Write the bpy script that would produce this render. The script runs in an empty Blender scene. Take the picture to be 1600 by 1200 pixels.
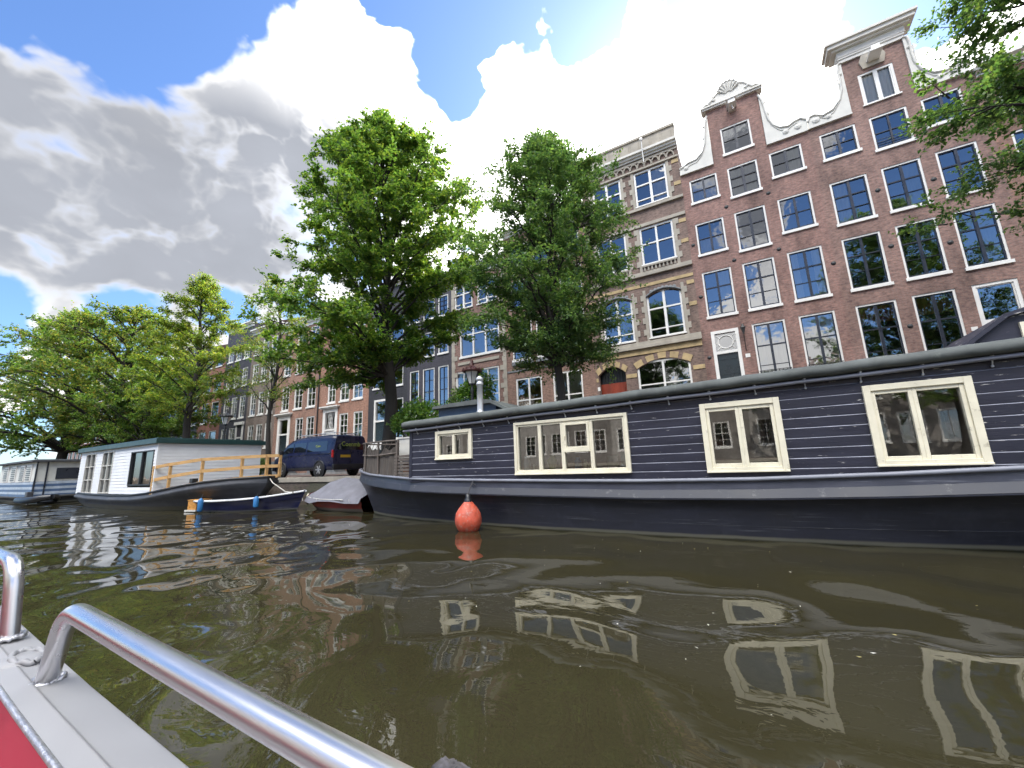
import bpy, math, random
import numpy as np
from mathutils import Vector, Matrix

R = math.radians
PI = math.pi
rng = np.random.default_rng(7)
random.seed(7)
scene = bpy.context.scene
col = scene.collection

# ------------------------------------------------------------------ camera
F_PX = 629.0
CAM_H = 1.35
pitch, roll, yaw = R(11.15), R(-2.09), R(30.0)
cp, sp = math.cos(pitch), math.sin(pitch)
rt0 = Vector((math.cos(yaw), math.sin(yaw), 0))
f0 = Vector((-math.sin(yaw), math.cos(yaw), 0))
upw = Vector((0, 0, 1))
fwd = f0 * cp + upw * sp
up = -f0 * sp + upw * cp
c_r = rt0 * math.cos(roll) + up * math.sin(roll)
c_u = -rt0 * math.sin(roll) + up * math.cos(roll)
cam_d = bpy.data.cameras.new('camera')
cam = bpy.data.objects.new('camera', cam_d)
col.objects.link(cam)
M = Matrix((c_r, c_u, -fwd)).transposed().to_4x4()
M.translation = Vector((0, 0, CAM_H))
cam.matrix_world = M
cam_d.sensor_width = 36
cam_d.lens = 36 * F_PX / 1600
cam_d.clip_start = 0.02
cam_d.clip_end = 3000
scene.camera = cam

# ------------------------------------------------------------------ object helpers
def tag(o, label=None, cat=None, group=None, kind=None):
    if label: o['label'] = label
    if cat: o['category'] = cat
    if group: o['group'] = group
    if kind: o['kind'] = kind
    return o

def thing(name, label, cat, loc=(0, 0, 0), rz=0, group=None):
    o = bpy.data.objects.new(name, None)
    col.objects.link(o)
    o.empty_display_size = 0.3
    o.location = loc
    o.rotation_euler = (0, 0, rz)
    return tag(o, label, cat, group)

def place(name, me, parent=None, loc=(0, 0, 0), rot=(0, 0, 0)):
    o = bpy.data.objects.new(name, me)
    col.objects.link(o)
    o.location = loc
    o.rotation_euler = rot
    if parent: o.parent = parent
    return o

def children(o):
    return [c for c in bpy.data.objects if c.parent == o]

def copy_tree(o, parent=None):
    c = o.copy()
    col.objects.link(c)
    c.parent = parent
    for ch in children(o):
        copy_tree(ch, c)
    return c

class MB:
    """Collects faces, then links them as one mesh object."""
    def __init__(s):
        s.v, s.f, s.m, s.s = [], [], [], []
    def face(s, pts, m=0, sm=False):
        k = len(s.v)
        s.v += [tuple(p) for p in pts]
        s.f.append(tuple(range(k, k + len(pts))))
        s.m.append(m); s.s.append(sm)
    def box(s, x0, x1, y0, y1, z0, z1, m=0, skip=''):
        k = len(s.v)
        s.v += [(x0,y0,z0),(x1,y0,z0),(x1,y1,z0),(x0,y1,z0),(x0,y0,z1),(x1,y0,z1),(x1,y1,z1),(x0,y1,z1)]
        for key, q in (('b',(0,3,2,1)),('t',(4,5,6,7)),('f',(0,1,5,4)),('r',(1,2,6,5)),('k',(2,3,7,6)),('l',(3,0,4,7))):
            if key in skip: continue
            s.f.append(tuple(k + i for i in q)); s.m.append(m); s.s.append(False)
    def bar(s, a, b, w, h, m=0, upv=(0, 0, 1)):
        """A square bar of width w and height h from a to b."""
        a, b = Vector(a), Vector(b)
        d = (b - a).normalized()
        sd = d.cross(Vector(upv))
        if sd.length < 1e-4: sd = d.cross(Vector((1, 0, 0)))
        sd.normalize()
        u = sd.cross(d)
        k = len(s.v)
        for p in (a, b):
            for i, j in ((-1,-1),(1,-1),(1,1),(-1,1)):
                s.v.append(tuple(p + sd * (i * w / 2) + u * (j * h / 2)))
        for q in ((0,1,2,3),(7,6,5,4),(0,4,5,1),(1,5,6,2),(2,6,7,3),(3,7,4,0)):
            s.f.append(tuple(k + i for i in q)); s.m.append(m); s.s.append(False)
    def grid(s, rows, m=0, sm=True, close=False, flip=False):
        """rows: list of equally long point lists."""
        k = len(s.v)
        n = len(rows[0])
        for r in rows: s.v += [tuple(p) for p in r]
        for i in range(len(rows) - 1):
            for j in range(n if close else n - 1):
                j2 = (j + 1) % n
                q = (k+i*n+j, k+i*n+j2, k+(i+1)*n+j2, k+(i+1)*n+j)
                s.f.append(q[::-1] if flip else q); s.m.append(m); s.s.append(sm)
    def tube(s, pts, r, n=8, m=0, caps=True, sm=True):
        pts = [Vector(p) for p in pts]
        rr = r if isinstance(r, (list, tuple)) else [r] * len(pts)
        rows = []
        ref = None
        for i, p in enumerate(pts):
            a = pts[max(i-1, 0)]; b = pts[min(i+1, len(pts)-1)]
            d = (b - a).normalized()
            if ref is None:
                ref = Vector((0,0,1)) if abs(d.z) < .9 else Vector((1,0,0))
            sd = d.cross(ref)
            if sd.length < 1e-5: sd = d.orthogonal()
            sd.normalize(); u = sd.cross(d); ref = u
            rows.append([p + (sd*math.cos(t) + u*math.sin(t))*rr[i] for t in [2*PI*j/n for j in range(n)]])
        s.grid(rows, m, sm, close=True)
        if caps:
            s.face(rows[0][::-1], m); s.face(rows[-1], m)
    def lathe(s, prof, c=(0,0,0), n=20, m=0, sm=True, caps=False):
        rows = [[(c[0]+r*math.cos(2*PI*j/n), c[1]+r*math.sin(2*PI*j/n), c[2]+z) for j in range(n)] for r, z in prof]
        s.grid(rows, m, sm, close=True)
        if caps:
            s.face(rows[0][::-1], m); s.face(rows[-1], m)
    def prism(s, poly, y0, y1, m=0, mk=None):
        """poly in (x,z), extruded from y0 (front) to y1; mk maps (a,b,c)->point."""
        mk = mk or (lambda a, b, c: (a, c, b))
        area = sum(poly[i][0]*poly[(i+1)%len(poly)][1]-poly[(i+1)%len(poly)][0]*poly[i][1] for i in range(len(poly)))
        if area < 0: poly = poly[::-1]
        s.face([mk(a, b, y0) for a, b in poly], m)
        s.face([mk(a, b, y1) for a, b in poly][::-1], m)
        n = len(poly)
        for i in range(n):
            a, b = poly[i]; c, d = poly[(i+1) % n]
            s.face([mk(a, b, y0), mk(a, b, y1), mk(c, d, y1), mk(c, d, y0)], m)
    def xform(s, fn, start=0):
        for i in range(start, len(s.v)): s.v[i] = tuple(fn(*s.v[i]))
    def mesh(s, name, mats):
        me = bpy.data.meshes.new(name)
        me.from_pydata(s.v, [], s.f)
        for m in (mats if isinstance(mats, (list, tuple)) else [mats]): me.materials.append(m)
        me.polygons.foreach_set('material_index', s.m)
        me.polygons.foreach_set('use_smooth', s.s)
        me.update()
        return me
    def build(s, name, mats, parent=None, off=None, bevel=0, loc=(0,0,0)):
        """off: shift the vertices by -off (world-built part under a root at off)."""
        if off is None and parent is not None and parent.parent is None and tuple(loc) == (0,0,0) and parent.rotation_euler.z == 0:
            off = parent.location
        if off is not None and len(s.v):
            a = np.array(s.v) - np.array(off)
            s.v = [tuple(p) for p in a]
        o = place(name, s.mesh(name, mats), parent, loc)
        if bevel:
            b = o.modifiers.new('bevel', 'BEVEL')
            b.width = bevel; b.segments = 2; b.limit_method = 'ANGLE'; b.angle_limit = R(40)
        return o

# ------------------------------------------------------------------ node helpers
def nd(t, typ, **kw):
    n = t.nodes.new(typ)
    for k, v in kw.items():
        if k == 'inp':
            for a, b in v.items(): n.inputs[a].default_value = b
        else: setattr(n, k, v)
    return n

def lk(t, a, b): t.links.new(a, b)

def mth(t, op, a, b=None, clamp=False, c=None):
    n = nd(t, 'ShaderNodeMath', operation=op, use_clamp=clamp)
    for i, x in enumerate((a, b, c)):
        if x is None: continue
        if isinstance(x, (int, float)): n.inputs[i].default_value = x
        else: lk(t, x, n.inputs[i])
    return n.outputs[0]

def ramp(t, fac, stops, interp='LINEAR'):
    n = nd(t, 'ShaderNodeValToRGB')
    n.color_ramp.interpolation = interp
    e = n.color_ramp.elements
    while len(e) < len(stops): e.new(0.5)
    for i, (p, c) in enumerate(stops):
        e[i].position = p
        e[i].color = (*c, 1) if len(c) == 3 else c
    lk(t, fac, n.inputs[0])
    return n.outputs[0]

def mixc(t, fac, a, b, mode='MIX'):
    n = nd(t, 'ShaderNodeMix', data_type='RGBA', blend_type=mode)
    for sock, x in ((n.inputs[0], fac), (n.inputs[6], a), (n.inputs[7], b)):
        if isinstance(x, (int, float)): sock.default_value = x
        elif isinstance(x, tuple): sock.default_value = (*x, 1) if len(x) == 3 else x
        else: lk(t, x, sock)
    return n.outputs[2]

def noise(t, vec, scale, detail=4, rough=.55, out=0, dist=0):
    n = nd(t, 'ShaderNodeTexNoise', inp={'Scale': scale, 'Detail': detail, 'Roughness': rough, 'Distortion': dist})
    if vec is not None: lk(t, vec, n.inputs['Vector'])
    return n.outputs[out]

def newmat(name):
    m = bpy.data.materials.new(name)
    m.use_nodes = True
    t = m.node_tree
    return m, t, t.nodes['Principled BSDF']

def wpos(t, sx=1, sy=1, sz=1):
    g = nd(t, 'ShaderNodeNewGeometry')
    mp = nd(t, 'ShaderNodeMapping')
    mp.inputs['Scale'].default_value = (sx, sy, sz)
    lk(t, g.outputs['Position'], mp.inputs[0])
    return mp.outputs[0]

def mat(name, c, rough=.6, metal=0, var=.25, vscale=3.0, stretch=(1,1,1), bump=0, bscale=40, spec=.5, dirt=None, coat=0):
    """Plain painted or cast stuff with uneven colour, gloss and surface."""
    m, t, p = newmat(name)
    v = wpos(t, *stretch)
    n1 = noise(t, v, vscale, 6, .6)
    f = ramp(t, n1, [(.3, (1-var,)*3), (.7, (1+var,)*3)])
    colr = mixc(t, 1.0, c, f, 'MULTIPLY')
    if dirt:
        n2 = noise(t, v, vscale*2.3, 8, .7)
        d = ramp(t, n2, [(dirt[1], (0,0,0)), (min(dirt[1]+.12, 1), (1,1,1))])
        colr = mixc(t, d, colr, dirt[0])
    lk(t, colr, p.inputs['Base Color'])
    r = mth(t, 'MULTIPLY_ADD', n1, .3, c=rough-.15)
    lk(t, r, p.inputs['Roughness'])
    p.inputs['Metallic'].default_value = metal
    p.inputs['Specular IOR Level'].default_value = spec
    p.inputs['Coat Weight'].default_value = coat
    if bump:
        b = nd(t, 'ShaderNodeBump', inp={'Strength': bump, 'Distance': .01})
        lk(t, noise(t, v, bscale, 5), b.inputs['Height'])
        lk(t, b.outputs[0], p.inputs['Normal'])
    return m

def brick(name, c1, c2, mortar, stain=(.5, 1.2), rough=.85, patch=None):
    """Brickwork: running bond by world position, blotchy brick to brick and with long stains."""
    m, t, p = newmat(name)
    g = nd(t, 'ShaderNodeNewGeometry')
    s = nd(t, 'ShaderNodeSeparateXYZ'); lk(t, g.outputs['Position'], s.inputs[0])
    c = nd(t, 'ShaderNodeCombineXYZ')
    lk(t, mth(t, 'ADD', s.outputs[0], s.outputs[1]), c.inputs[0]); lk(t, s.outputs[2], c.inputs[1])
    bt = nd(t, 'ShaderNodeTexBrick', inp={'Scale': 1.0, 'Mortar Size': .006, 'Mortar Smooth': .3, 'Bias': 0.0,
            'Brick Width': .21, 'Row Height': .062})
    lk(t, c.outputs[0], bt.inputs['Vector'])
    bt.inputs['Color1'].default_value = (*c1, 1); bt.inputs['Color2'].default_value = (*c2, 1); bt.inputs['Mortar'].default_value = (*mortar, 1)
    mp = nd(t, 'ShaderNodeMapping'); mp.inputs['Scale'].default_value = (1, 2.2, 1); lk(t, c.outputs[0], mp.inputs[0])
    n_small = noise(t, mp.outputs[0], 5.5, 3, .7)
    mp2 = nd(t, 'ShaderNodeMapping'); mp2.inputs['Scale'].default_value = (1, .35, 1); lk(t, c.outputs[0], mp2.inputs[0])
    n_big = noise(t, mp2.outputs[0], .9, 6, .62)
    k = mixc(t, 1, bt.outputs[0], ramp(t, n_small, [(.28, (.5,.48,.49)), (.5, (1,1,1)), (.72, (1.42,1.36,1.28))]), 'MULTIPLY')
    k = mixc(t, 1, k, ramp(t, n_big, [(.3, (stain[0],)*3), (.52, (1,1,1)), (.75, (stain[1],)*3)]), 'MULTIPLY')
    if patch:
        pz = ramp(t, noise(t, c.outputs[0], .45, 3, .6), [(.52, (0,0,0)), (.6, (1,1,1))])
        k = mixc(t, mth(t, 'MULTIPLY', pz, .6), k, patch)
    lk(t, k, p.inputs['Base Color'])
    p.inputs['Roughness'].default_value = rough
    b = nd(t, 'ShaderNodeBump', inp={'Strength': .5, 'Distance': .01})
    lk(t, mth(t, 'ADD', mth(t, 'SUBTRACT', 1.0, bt.outputs['Fac']), mth(t, 'MULTIPLY', n_small, .6)), b.inputs['Height'])
    lk(t, b.outputs[0], p.inputs['Normal'])
    return m

def glass(name, tint=(.86,.9,.9), ior=3.2, wob=.004):
    m, t, p = newmat(name)
    t.nodes.remove(p)
    out = t.nodes['Material Output']
    tc = nd(t, 'ShaderNodeNewGeometry')
    b = nd(t, 'ShaderNodeBump', inp={'Strength': 1.0, 'Distance': wob})
    lk(t, noise(t, tc.outputs['Position'], 2.2, 2, .5), b.inputs['Height'])
    gl = nd(t, 'ShaderNodeBsdfGlossy', inp={'Color': (.95,.97,1,1), 'Roughness': .015})
    tr = nd(t, 'ShaderNodeBsdfTransparent', inp={'Color': (*tint, 1)})
    fr = nd(t, 'ShaderNodeFresnel', inp={'IOR': ior})
    lk(t, b.outputs[0], gl.inputs['Normal'])
    mx = nd(t, 'ShaderNodeMixShader')
    lk(t, fr.outputs[0], mx.inputs[0]); lk(t, tr.outputs[0], mx.inputs[1]); lk(t, gl.outputs[0], mx.inputs[2])
    lk(t, mx.outputs[0], out.inputs[0])
    return m

def leafmat(name, cols, trans=.45, tscale=1.0):
    """Leaves: each leaf its own green, lit through from behind."""
    m, t, p = newmat(name)
    g = nd(t, 'ShaderNodeNewGeometry')
    k = ramp(t, g.outputs['Random Per Island'], [(i/(len(cols)-1), c) for i, c in enumerate(cols)])
    n = noise(t, g.outputs['Position'], .8, 3, .6)
    k = mixc(t, 1, k, ramp(t, n, [(.3, (.75,.8,.8)), (.7, (1.25,1.2,1.0))]), 'MULTIPLY')
    lk(t, k, p.inputs['Base Color'])
    p.inputs['Roughness'].default_value = .42
    p.inputs['Specular IOR Level'].default_value = .5
    tr = nd(t, 'ShaderNodeBsdfTranslucent')
    lk(t, mixc(t, 1, k, (2.1*tscale, 2.1*tscale, 1.1*tscale), 'MULTIPLY'), tr.inputs['Color'])
    mx = nd(t, 'ShaderNodeMixShader'); mx.inputs[0].default_value = trans
    lk(t, p.outputs[0], mx.inputs[1]); lk(t, tr.outputs[0], mx.inputs[2])
    lk(t, mx.outputs[0], t.nodes['Material Output'].inputs[0])
    return m

# ------------------------------------------------------------------ materials
MT = {}
MT['white'] = mat('white_paint', (.70,.69,.66), .45, var=.08, vscale=2)
MT['grey_white'] = mat('grey_white_paint', (.54,.53,.49), .55, var=.12, vscale=2)
MT['cream'] = mat('cream_paint', (.71,.665,.52), .45, var=.1, vscale=4, dirt=((.38,.34,.25), .60))
MT['ivory'] = mat('ivory_paint', (.74,.68,.52), .5, var=.08)
MT['sash'] = mat('dark_sash_paint', (.022,.026,.038), .3, var=.2)
MT['black'] = mat('black_paint', (.012,.013,.016), .35, var=.2)
MT['greendoor'] = mat('dark_door_paint', (.012,.02,.024), .3, var=.2)
MT['reddoor'] = mat('red_door_wood', (.22,.035,.015), .4, var=.3, stretch=(1,1,.2))
MT['stone'] = mat('pale_stone', (.335,.305,.255), .85, var=.2, vscale=2, bump=.3, bscale=25)
MT['sandstone'] = mat('yellow_sandstone', (.40,.30,.16), .85, var=.25, vscale=3, bump=.3, bscale=20)
MT['plinth'] = mat('bluestone', (.16,.17,.18), .7, var=.25)
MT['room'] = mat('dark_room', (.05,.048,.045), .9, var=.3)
MT['hoist_pane'] = glass('old_attic_glass', (.9,.92,.92), 1.7, .002)
MT['curtain'] = mat('white_curtain', (.82,.81,.79), .9, var=.1, stretch=(8,8,.3))
MT['orange_blind'] = mat('orange_blind', (.55,.17,.05), .8, var=.3, vscale=6)
MT['ochre_curtain'] = mat('ochre_curtain', (.42,.26,.10), .9, var=.4, vscale=7, stretch=(3,3,.2))
MT['pane'] = glass('window_glass')
MT['boat_pane'] = glass('boat_glass', (.85,.87,.85), 2.3, .00035)
MT['roof'] = mat('roof_tiles', (.09,.06,.05), .8, var=.3)
MT['slate'] = mat('roof_slate', (.06,.065,.075), .7, var=.3)
MT['iron'] = mat('dark_iron', (.02,.022,.024), .5, var=.3)
MT['zinc'] = mat('zinc', (.32,.34,.36), .45, .6, var=.15)
MT['bA'] = brick('brick_purple_red', (0.264,0.144,0.119), (0.213,0.120,0.103), (0.206,0.174,0.155), (.52,1.3))
MT['bB'] = brick('brick_brown_red', (0.258,0.152,0.124), (0.205,0.122,0.105), (0.198,0.169,0.152), (.5,1.28))
MT['bC'] = brick('brick_warm_red', (0.264,0.143,0.105), (0.209,0.116,0.088), (0.187,0.154,0.132), (.65,1.2))
MT['bS'] = brick('brick_violet_brown', (0.205,0.139,0.114), (0.170,0.114,0.097), (0.170,0.145,0.121), (.6,1.25))
MT['bT'] = brick('brick_plain_brown', (0.248,0.148,0.111), (0.205,0.121,0.094), (0.193,0.158,0.133), (.65,1.2))
MT['bU'] = brick('brick_dusky_red', (0.241,0.138,0.113), (0.196,0.115,0.094), (0.184,0.149,0.132), (.65,1.2))
MT['bV'] = brick('brick_painted_black', (0.045,0.041,0.054), (0.037,0.035,0.045), (0.037,0.035,0.043), (.75,1.3), .6)
MT['bK'] = brick('brick_tarred_black', (0.031,0.032,0.040), (0.025,0.026,0.032), (0.025,0.025,0.029), (.75,1.3), .6)
MT['bW'] = brick('brick_orange', (0.345,0.178,0.121), (0.287,0.149,0.103), (0.265,0.207,0.172), (.7,1.15))
MT['bX'] = brick('brick_orange_pale', (0.314,0.174,0.125), (0.258,0.146,0.110), (0.258,0.202,0.168), (.7,1.15))
MT['bR'] = brick('brick_rust_red', (.26,.11,.08), (.22,.095,.07), (.2,.14,.12), (.7,1.15))
MT['bO'] = brick('brick_sooty_grey', (.20,.185,.17), (.17,.158,.145), (.17,.16,.15), (.65,1.2))
MT['bP'] = brick('plaster_grey', (.33,.315,.29), (.31,.295,.275), (.3,.29,.27), (.7,1.15))
MT['bG'] = brick('brick_grey_brown', (.19,.15,.125), (.155,.125,.105), (.16,.14,.13), (.7,1.2))
# ------------------------------------------------------------------ sky, clouds, sun
SUN_EL, SUN_AZ = 39.0, -2.0           # az from +y (behind the houses) towards +x

def dirv(az, el):
    a, e = R(az), R(el)
    return Vector((math.sin(a)*math.cos(e), math.cos(a)*math.cos(e), math.sin(e)))

def build_sky():
    w = bpy.data.worlds.new('World')
    scene.world = w
    w.use_nodes = True
    t = w.node_tree
    bg = t.nodes['Background']
    sky = nd(t, 'ShaderNodeTexSky', sky_type='NISHITA', sun_disc=False)
    sky.sun_elevation = R(SUN_EL)
    sky.sun_rotation = R(SUN_AZ)
    sky.air_density = 1.0; sky.dust_density = .6; sky.ozone_density = 2.0
    g = nd(t, 'ShaderNodeNewGeometry')
    nrm = nd(t, 'ShaderNodeVectorMath', operation='SCALE'); nrm.inputs[3].default_value = -1.0
    lk(t, g.outputs['Incoming'], nrm.inputs[0])
    v = nrm.outputs[0]
    sep = nd(t, 'ShaderNodeSeparateXYZ'); lk(t, v, sep.inputs[0])
    # clouds lie in a layer overhead: stretch the noise towards the horizon
    zc = mth(t, 'MAXIMUM', sep.outputs[2], 0.02)
    def warp(off=(0, 0, 0)):
        mp = nd(t, 'ShaderNodeMapping'); mp.inputs['Location'].default_value = off
        mp.inputs['Scale'].default_value = (1, 1, 1.35)
        lk(t, v, mp.inputs[0]); return mp.outputs[0]
    def bump(az, el, r0, r1):
        d = nd(t, 'ShaderNodeVectorMath', operation='DOT_PRODUCT'); lk(t, v, d.inputs[0]); d.inputs[1].default_value = dirv(az, el)
        mr = nd(t, 'ShaderNodeMapRange', interpolation_type='SMOOTHSTEP', clamp=True)
        lk(t, d.outputs['Value'], mr.inputs[0])
        mr.inputs[1].default_value = math.cos(R(r1)); mr.inputs[2].default_value = math.cos(R(r0))
        return mr.outputs[0]
    def union(lst):
        o = None
        for b in lst:
            k = b[4] if len(b) > 4 else 1
            x = bump(*b[:4])
            if k != 1: x = mth(t, 'MULTIPLY', x, k)
            o = x if o is None else mth(t, 'MAXIMUM', o, x)
        return o
    # where the blue shows through
    holes = union([(-82,46,2,12), (-97,48,6,18), (-72,52,1,8,.9), (-87,14,1,7,.8), (-93,18,1,8,.9), (-75,16,0,5,.6),
                   (-46,57,2,8), (-38,55,2,8), (-40,50,.5,5,.85), (-56,57,1,5,.8), (-37,47.5,.2,4,.8), (-15,54,0,7,.72), (2,55,0,7,.72), (24,42,0,8,.8),
                   (-67,18.5,.5,4,.6), (-30,68,4,22,.9),
                   (162,20,5,14,.95), (148,28,5,18,.9), (190,26,3,13,.95), (198,37,3,12,.8), (-135,14,8,28,.85), (-110,12,6,20,.6), (160,31,2,7,.6), (120,25,5,20,.6)])
    grey = union([(-77,28,5,19), (-87,27,5,17,.95), (-66,31,5,17), (-72,23,1,8,.95), (-58,33,4,15,.95), (-54,38,3,12,.6), (-82,37,3,9,.75), (-64,43,2,12,.6), (-47,44,1,9,.42),
                  (-105,25,6,25,.9), (176,33,4,11,.95), (168,34,2,7,.7), (180,24,1,6,.5)])
    solid = union([(-71,18.5,2,7,.9), (-30,47,1,7,.7), (-77,29,8,17), (-66,32,8,16), (-60,44,4,12), (-48,47,3,9), (-86,27,6,14), (-10,45,10,40,.5), (176,33,3,11), (180,62,10,32,.9), (120,60,6,26,.8), (-120,58,8,28,.9)])
    nz = noise(t, warp(), 3.1, 9, .56, dist=.35)
    vo = nd(t, 'ShaderNodeTexVoronoi', feature='SMOOTH_F1', inp={'Scale': 9.0, 'Detail': 3.0, 'Roughness': .55, 'Smoothness': .35, 'Randomness': 1.0})
    wv = nd(t, 'ShaderNodeVectorMath', operation='MULTIPLY_ADD')
    nv = nd(t, 'ShaderNodeTexNoise', inp={'Scale': 6.0, 'Detail': 4.0}); lk(t, warp(), nv.inputs['Vector'])
    lk(t, nv.outputs[1], wv.inputs[0]); wv.inputs[1].default_value = (.16,.16,.16); lk(t, warp(), wv.inputs[2])
    lk(t, wv.outputs[0], vo.inputs['Vector'])
    puff = mth(t, 'SUBTRACT', .42, vo.outputs['Distance'])
    dens = mth(t, 'ADD', mth(t, 'MULTIPLY', mth(t, 'SUBTRACT', nz, .5), 1.0), mth(t, 'MULTIPLY', puff, .55))
    dens = mth(t, 'ADD', dens, .50)
    dens = mth(t, 'ADD', dens, mth(t, 'MULTIPLY', solid, .34))
    dens = mth(t, 'SUBTRACT', dens, mth(t, 'MULTIPLY', holes, 1.0))
    mask = nd(t, 'ShaderNodeMapRange', interpolation_type='SMOOTHSTEP', clamp=True)
    lk(t, dens, mask.inputs[0]); mask.inputs[1].default_value = .0
    lk(t, mth(t, 'MULTIPLY_ADD', grey, .24, c=.15), mask.inputs[2])
    # thickness: the grey underside of the great cloud over the canal
    nz2 = noise(t, warp((3,1,2)), 3.6, 6, .5, dist=.3)
    thick = mth(t, 'MULTIPLY', grey, mth(t, 'MULTIPLY_ADD', nz2, .75, c=.72), clamp=True)
    core = nd(t, 'ShaderNodeMapRange', interpolation_type='SMOOTHSTEP', clamp=True)
    lk(t, dens, core.inputs[0]); core.inputs[1].default_value = .08; core.inputs[2].default_value = .50
    thick = mth(t, 'MULTIPLY', thick, mth(t, 'MULTIPLY_ADD', core.outputs[0], .7, c=.3), clamp=True)
    # light through the cloud, strongest around the sun, plus unseen bright cloud added high behind the viewer to fill the house fronts
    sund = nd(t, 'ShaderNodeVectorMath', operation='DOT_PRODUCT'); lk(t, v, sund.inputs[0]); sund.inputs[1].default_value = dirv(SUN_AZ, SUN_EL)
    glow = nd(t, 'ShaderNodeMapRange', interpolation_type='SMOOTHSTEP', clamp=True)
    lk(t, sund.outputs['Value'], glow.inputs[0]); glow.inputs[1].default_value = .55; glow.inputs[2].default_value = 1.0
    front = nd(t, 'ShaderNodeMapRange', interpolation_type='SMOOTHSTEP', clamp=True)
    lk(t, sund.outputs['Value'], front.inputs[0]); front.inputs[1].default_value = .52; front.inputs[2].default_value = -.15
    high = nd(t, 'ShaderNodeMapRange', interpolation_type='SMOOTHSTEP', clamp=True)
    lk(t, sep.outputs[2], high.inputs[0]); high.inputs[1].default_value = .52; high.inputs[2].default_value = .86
    fl = mth(t, 'MULTIPLY_ADD', high.outputs[0], FILL_LUM, c=1.5)
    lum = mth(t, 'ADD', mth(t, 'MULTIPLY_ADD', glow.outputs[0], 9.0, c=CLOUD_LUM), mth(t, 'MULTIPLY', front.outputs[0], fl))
    relief = mth(t, 'MULTIPLY_ADD', nz2, .6, c=.68)
    lum = mth(t, 'MULTIPLY', lum, relief)
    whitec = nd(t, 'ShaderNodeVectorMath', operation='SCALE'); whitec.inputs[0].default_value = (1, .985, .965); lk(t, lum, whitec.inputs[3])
    greyc = nd(t, 'ShaderNodeVectorMath', operation='SCALE'); greyc.inputs[0].default_value = (.92, .97, 1.09)
    lk(t, mth(t, 'MULTIPLY_ADD', nz2, .8, c=GREY_LUM - .36), greyc.inputs[3])
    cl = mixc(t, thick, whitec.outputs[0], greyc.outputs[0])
    lp = mixc(t, 1.0, sky.outputs[0], SKY_TINT, 'MULTIPLY')
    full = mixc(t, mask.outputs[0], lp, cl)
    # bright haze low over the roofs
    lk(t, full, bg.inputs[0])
    bg.inputs[1].default_value = .1
    w.cycles.sampling_method = 'MANUAL'
    w.cycles.sample_map_resolution = 1024

CLOUD_LUM, FILL_LUM, GREY_LUM = 3.3, 44.0, 1.2
SKY_TINT = (.43, .53, .68)
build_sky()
sl = bpy.data.lights.new('sun', 'SUN')
sl.energy = 2.0; sl.angle = R(.6); sl.color = (1.0, .93, .82)
so = bpy.data.objects.new('sun', sl)
col.objects.link(so)
so.rotation_euler = (-dirv(SUN_AZ, SUN_EL)).to_track_quat('-Z', 'Y').to_euler()
so.location = (0, 60, 60)
scene.view_settings.view_transform = 'Standard'
scene.view_settings.look = 'None'
scene.view_settings.exposure = 2.08
scene.view_settings.gamma = 1.0
scene.cycles.max_bounces = 8
scene.cycles.transparent_max_bounces = 10
scene.cycles.caustics_reflective = False
scene.cycles.caustics_refractive = False
# ------------------------------------------------------------------ water, quay, street
ZS = 1.05          # street level above the water
YQ = 11.3          # quay edge
YF = 22.0          # house fronts

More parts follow.
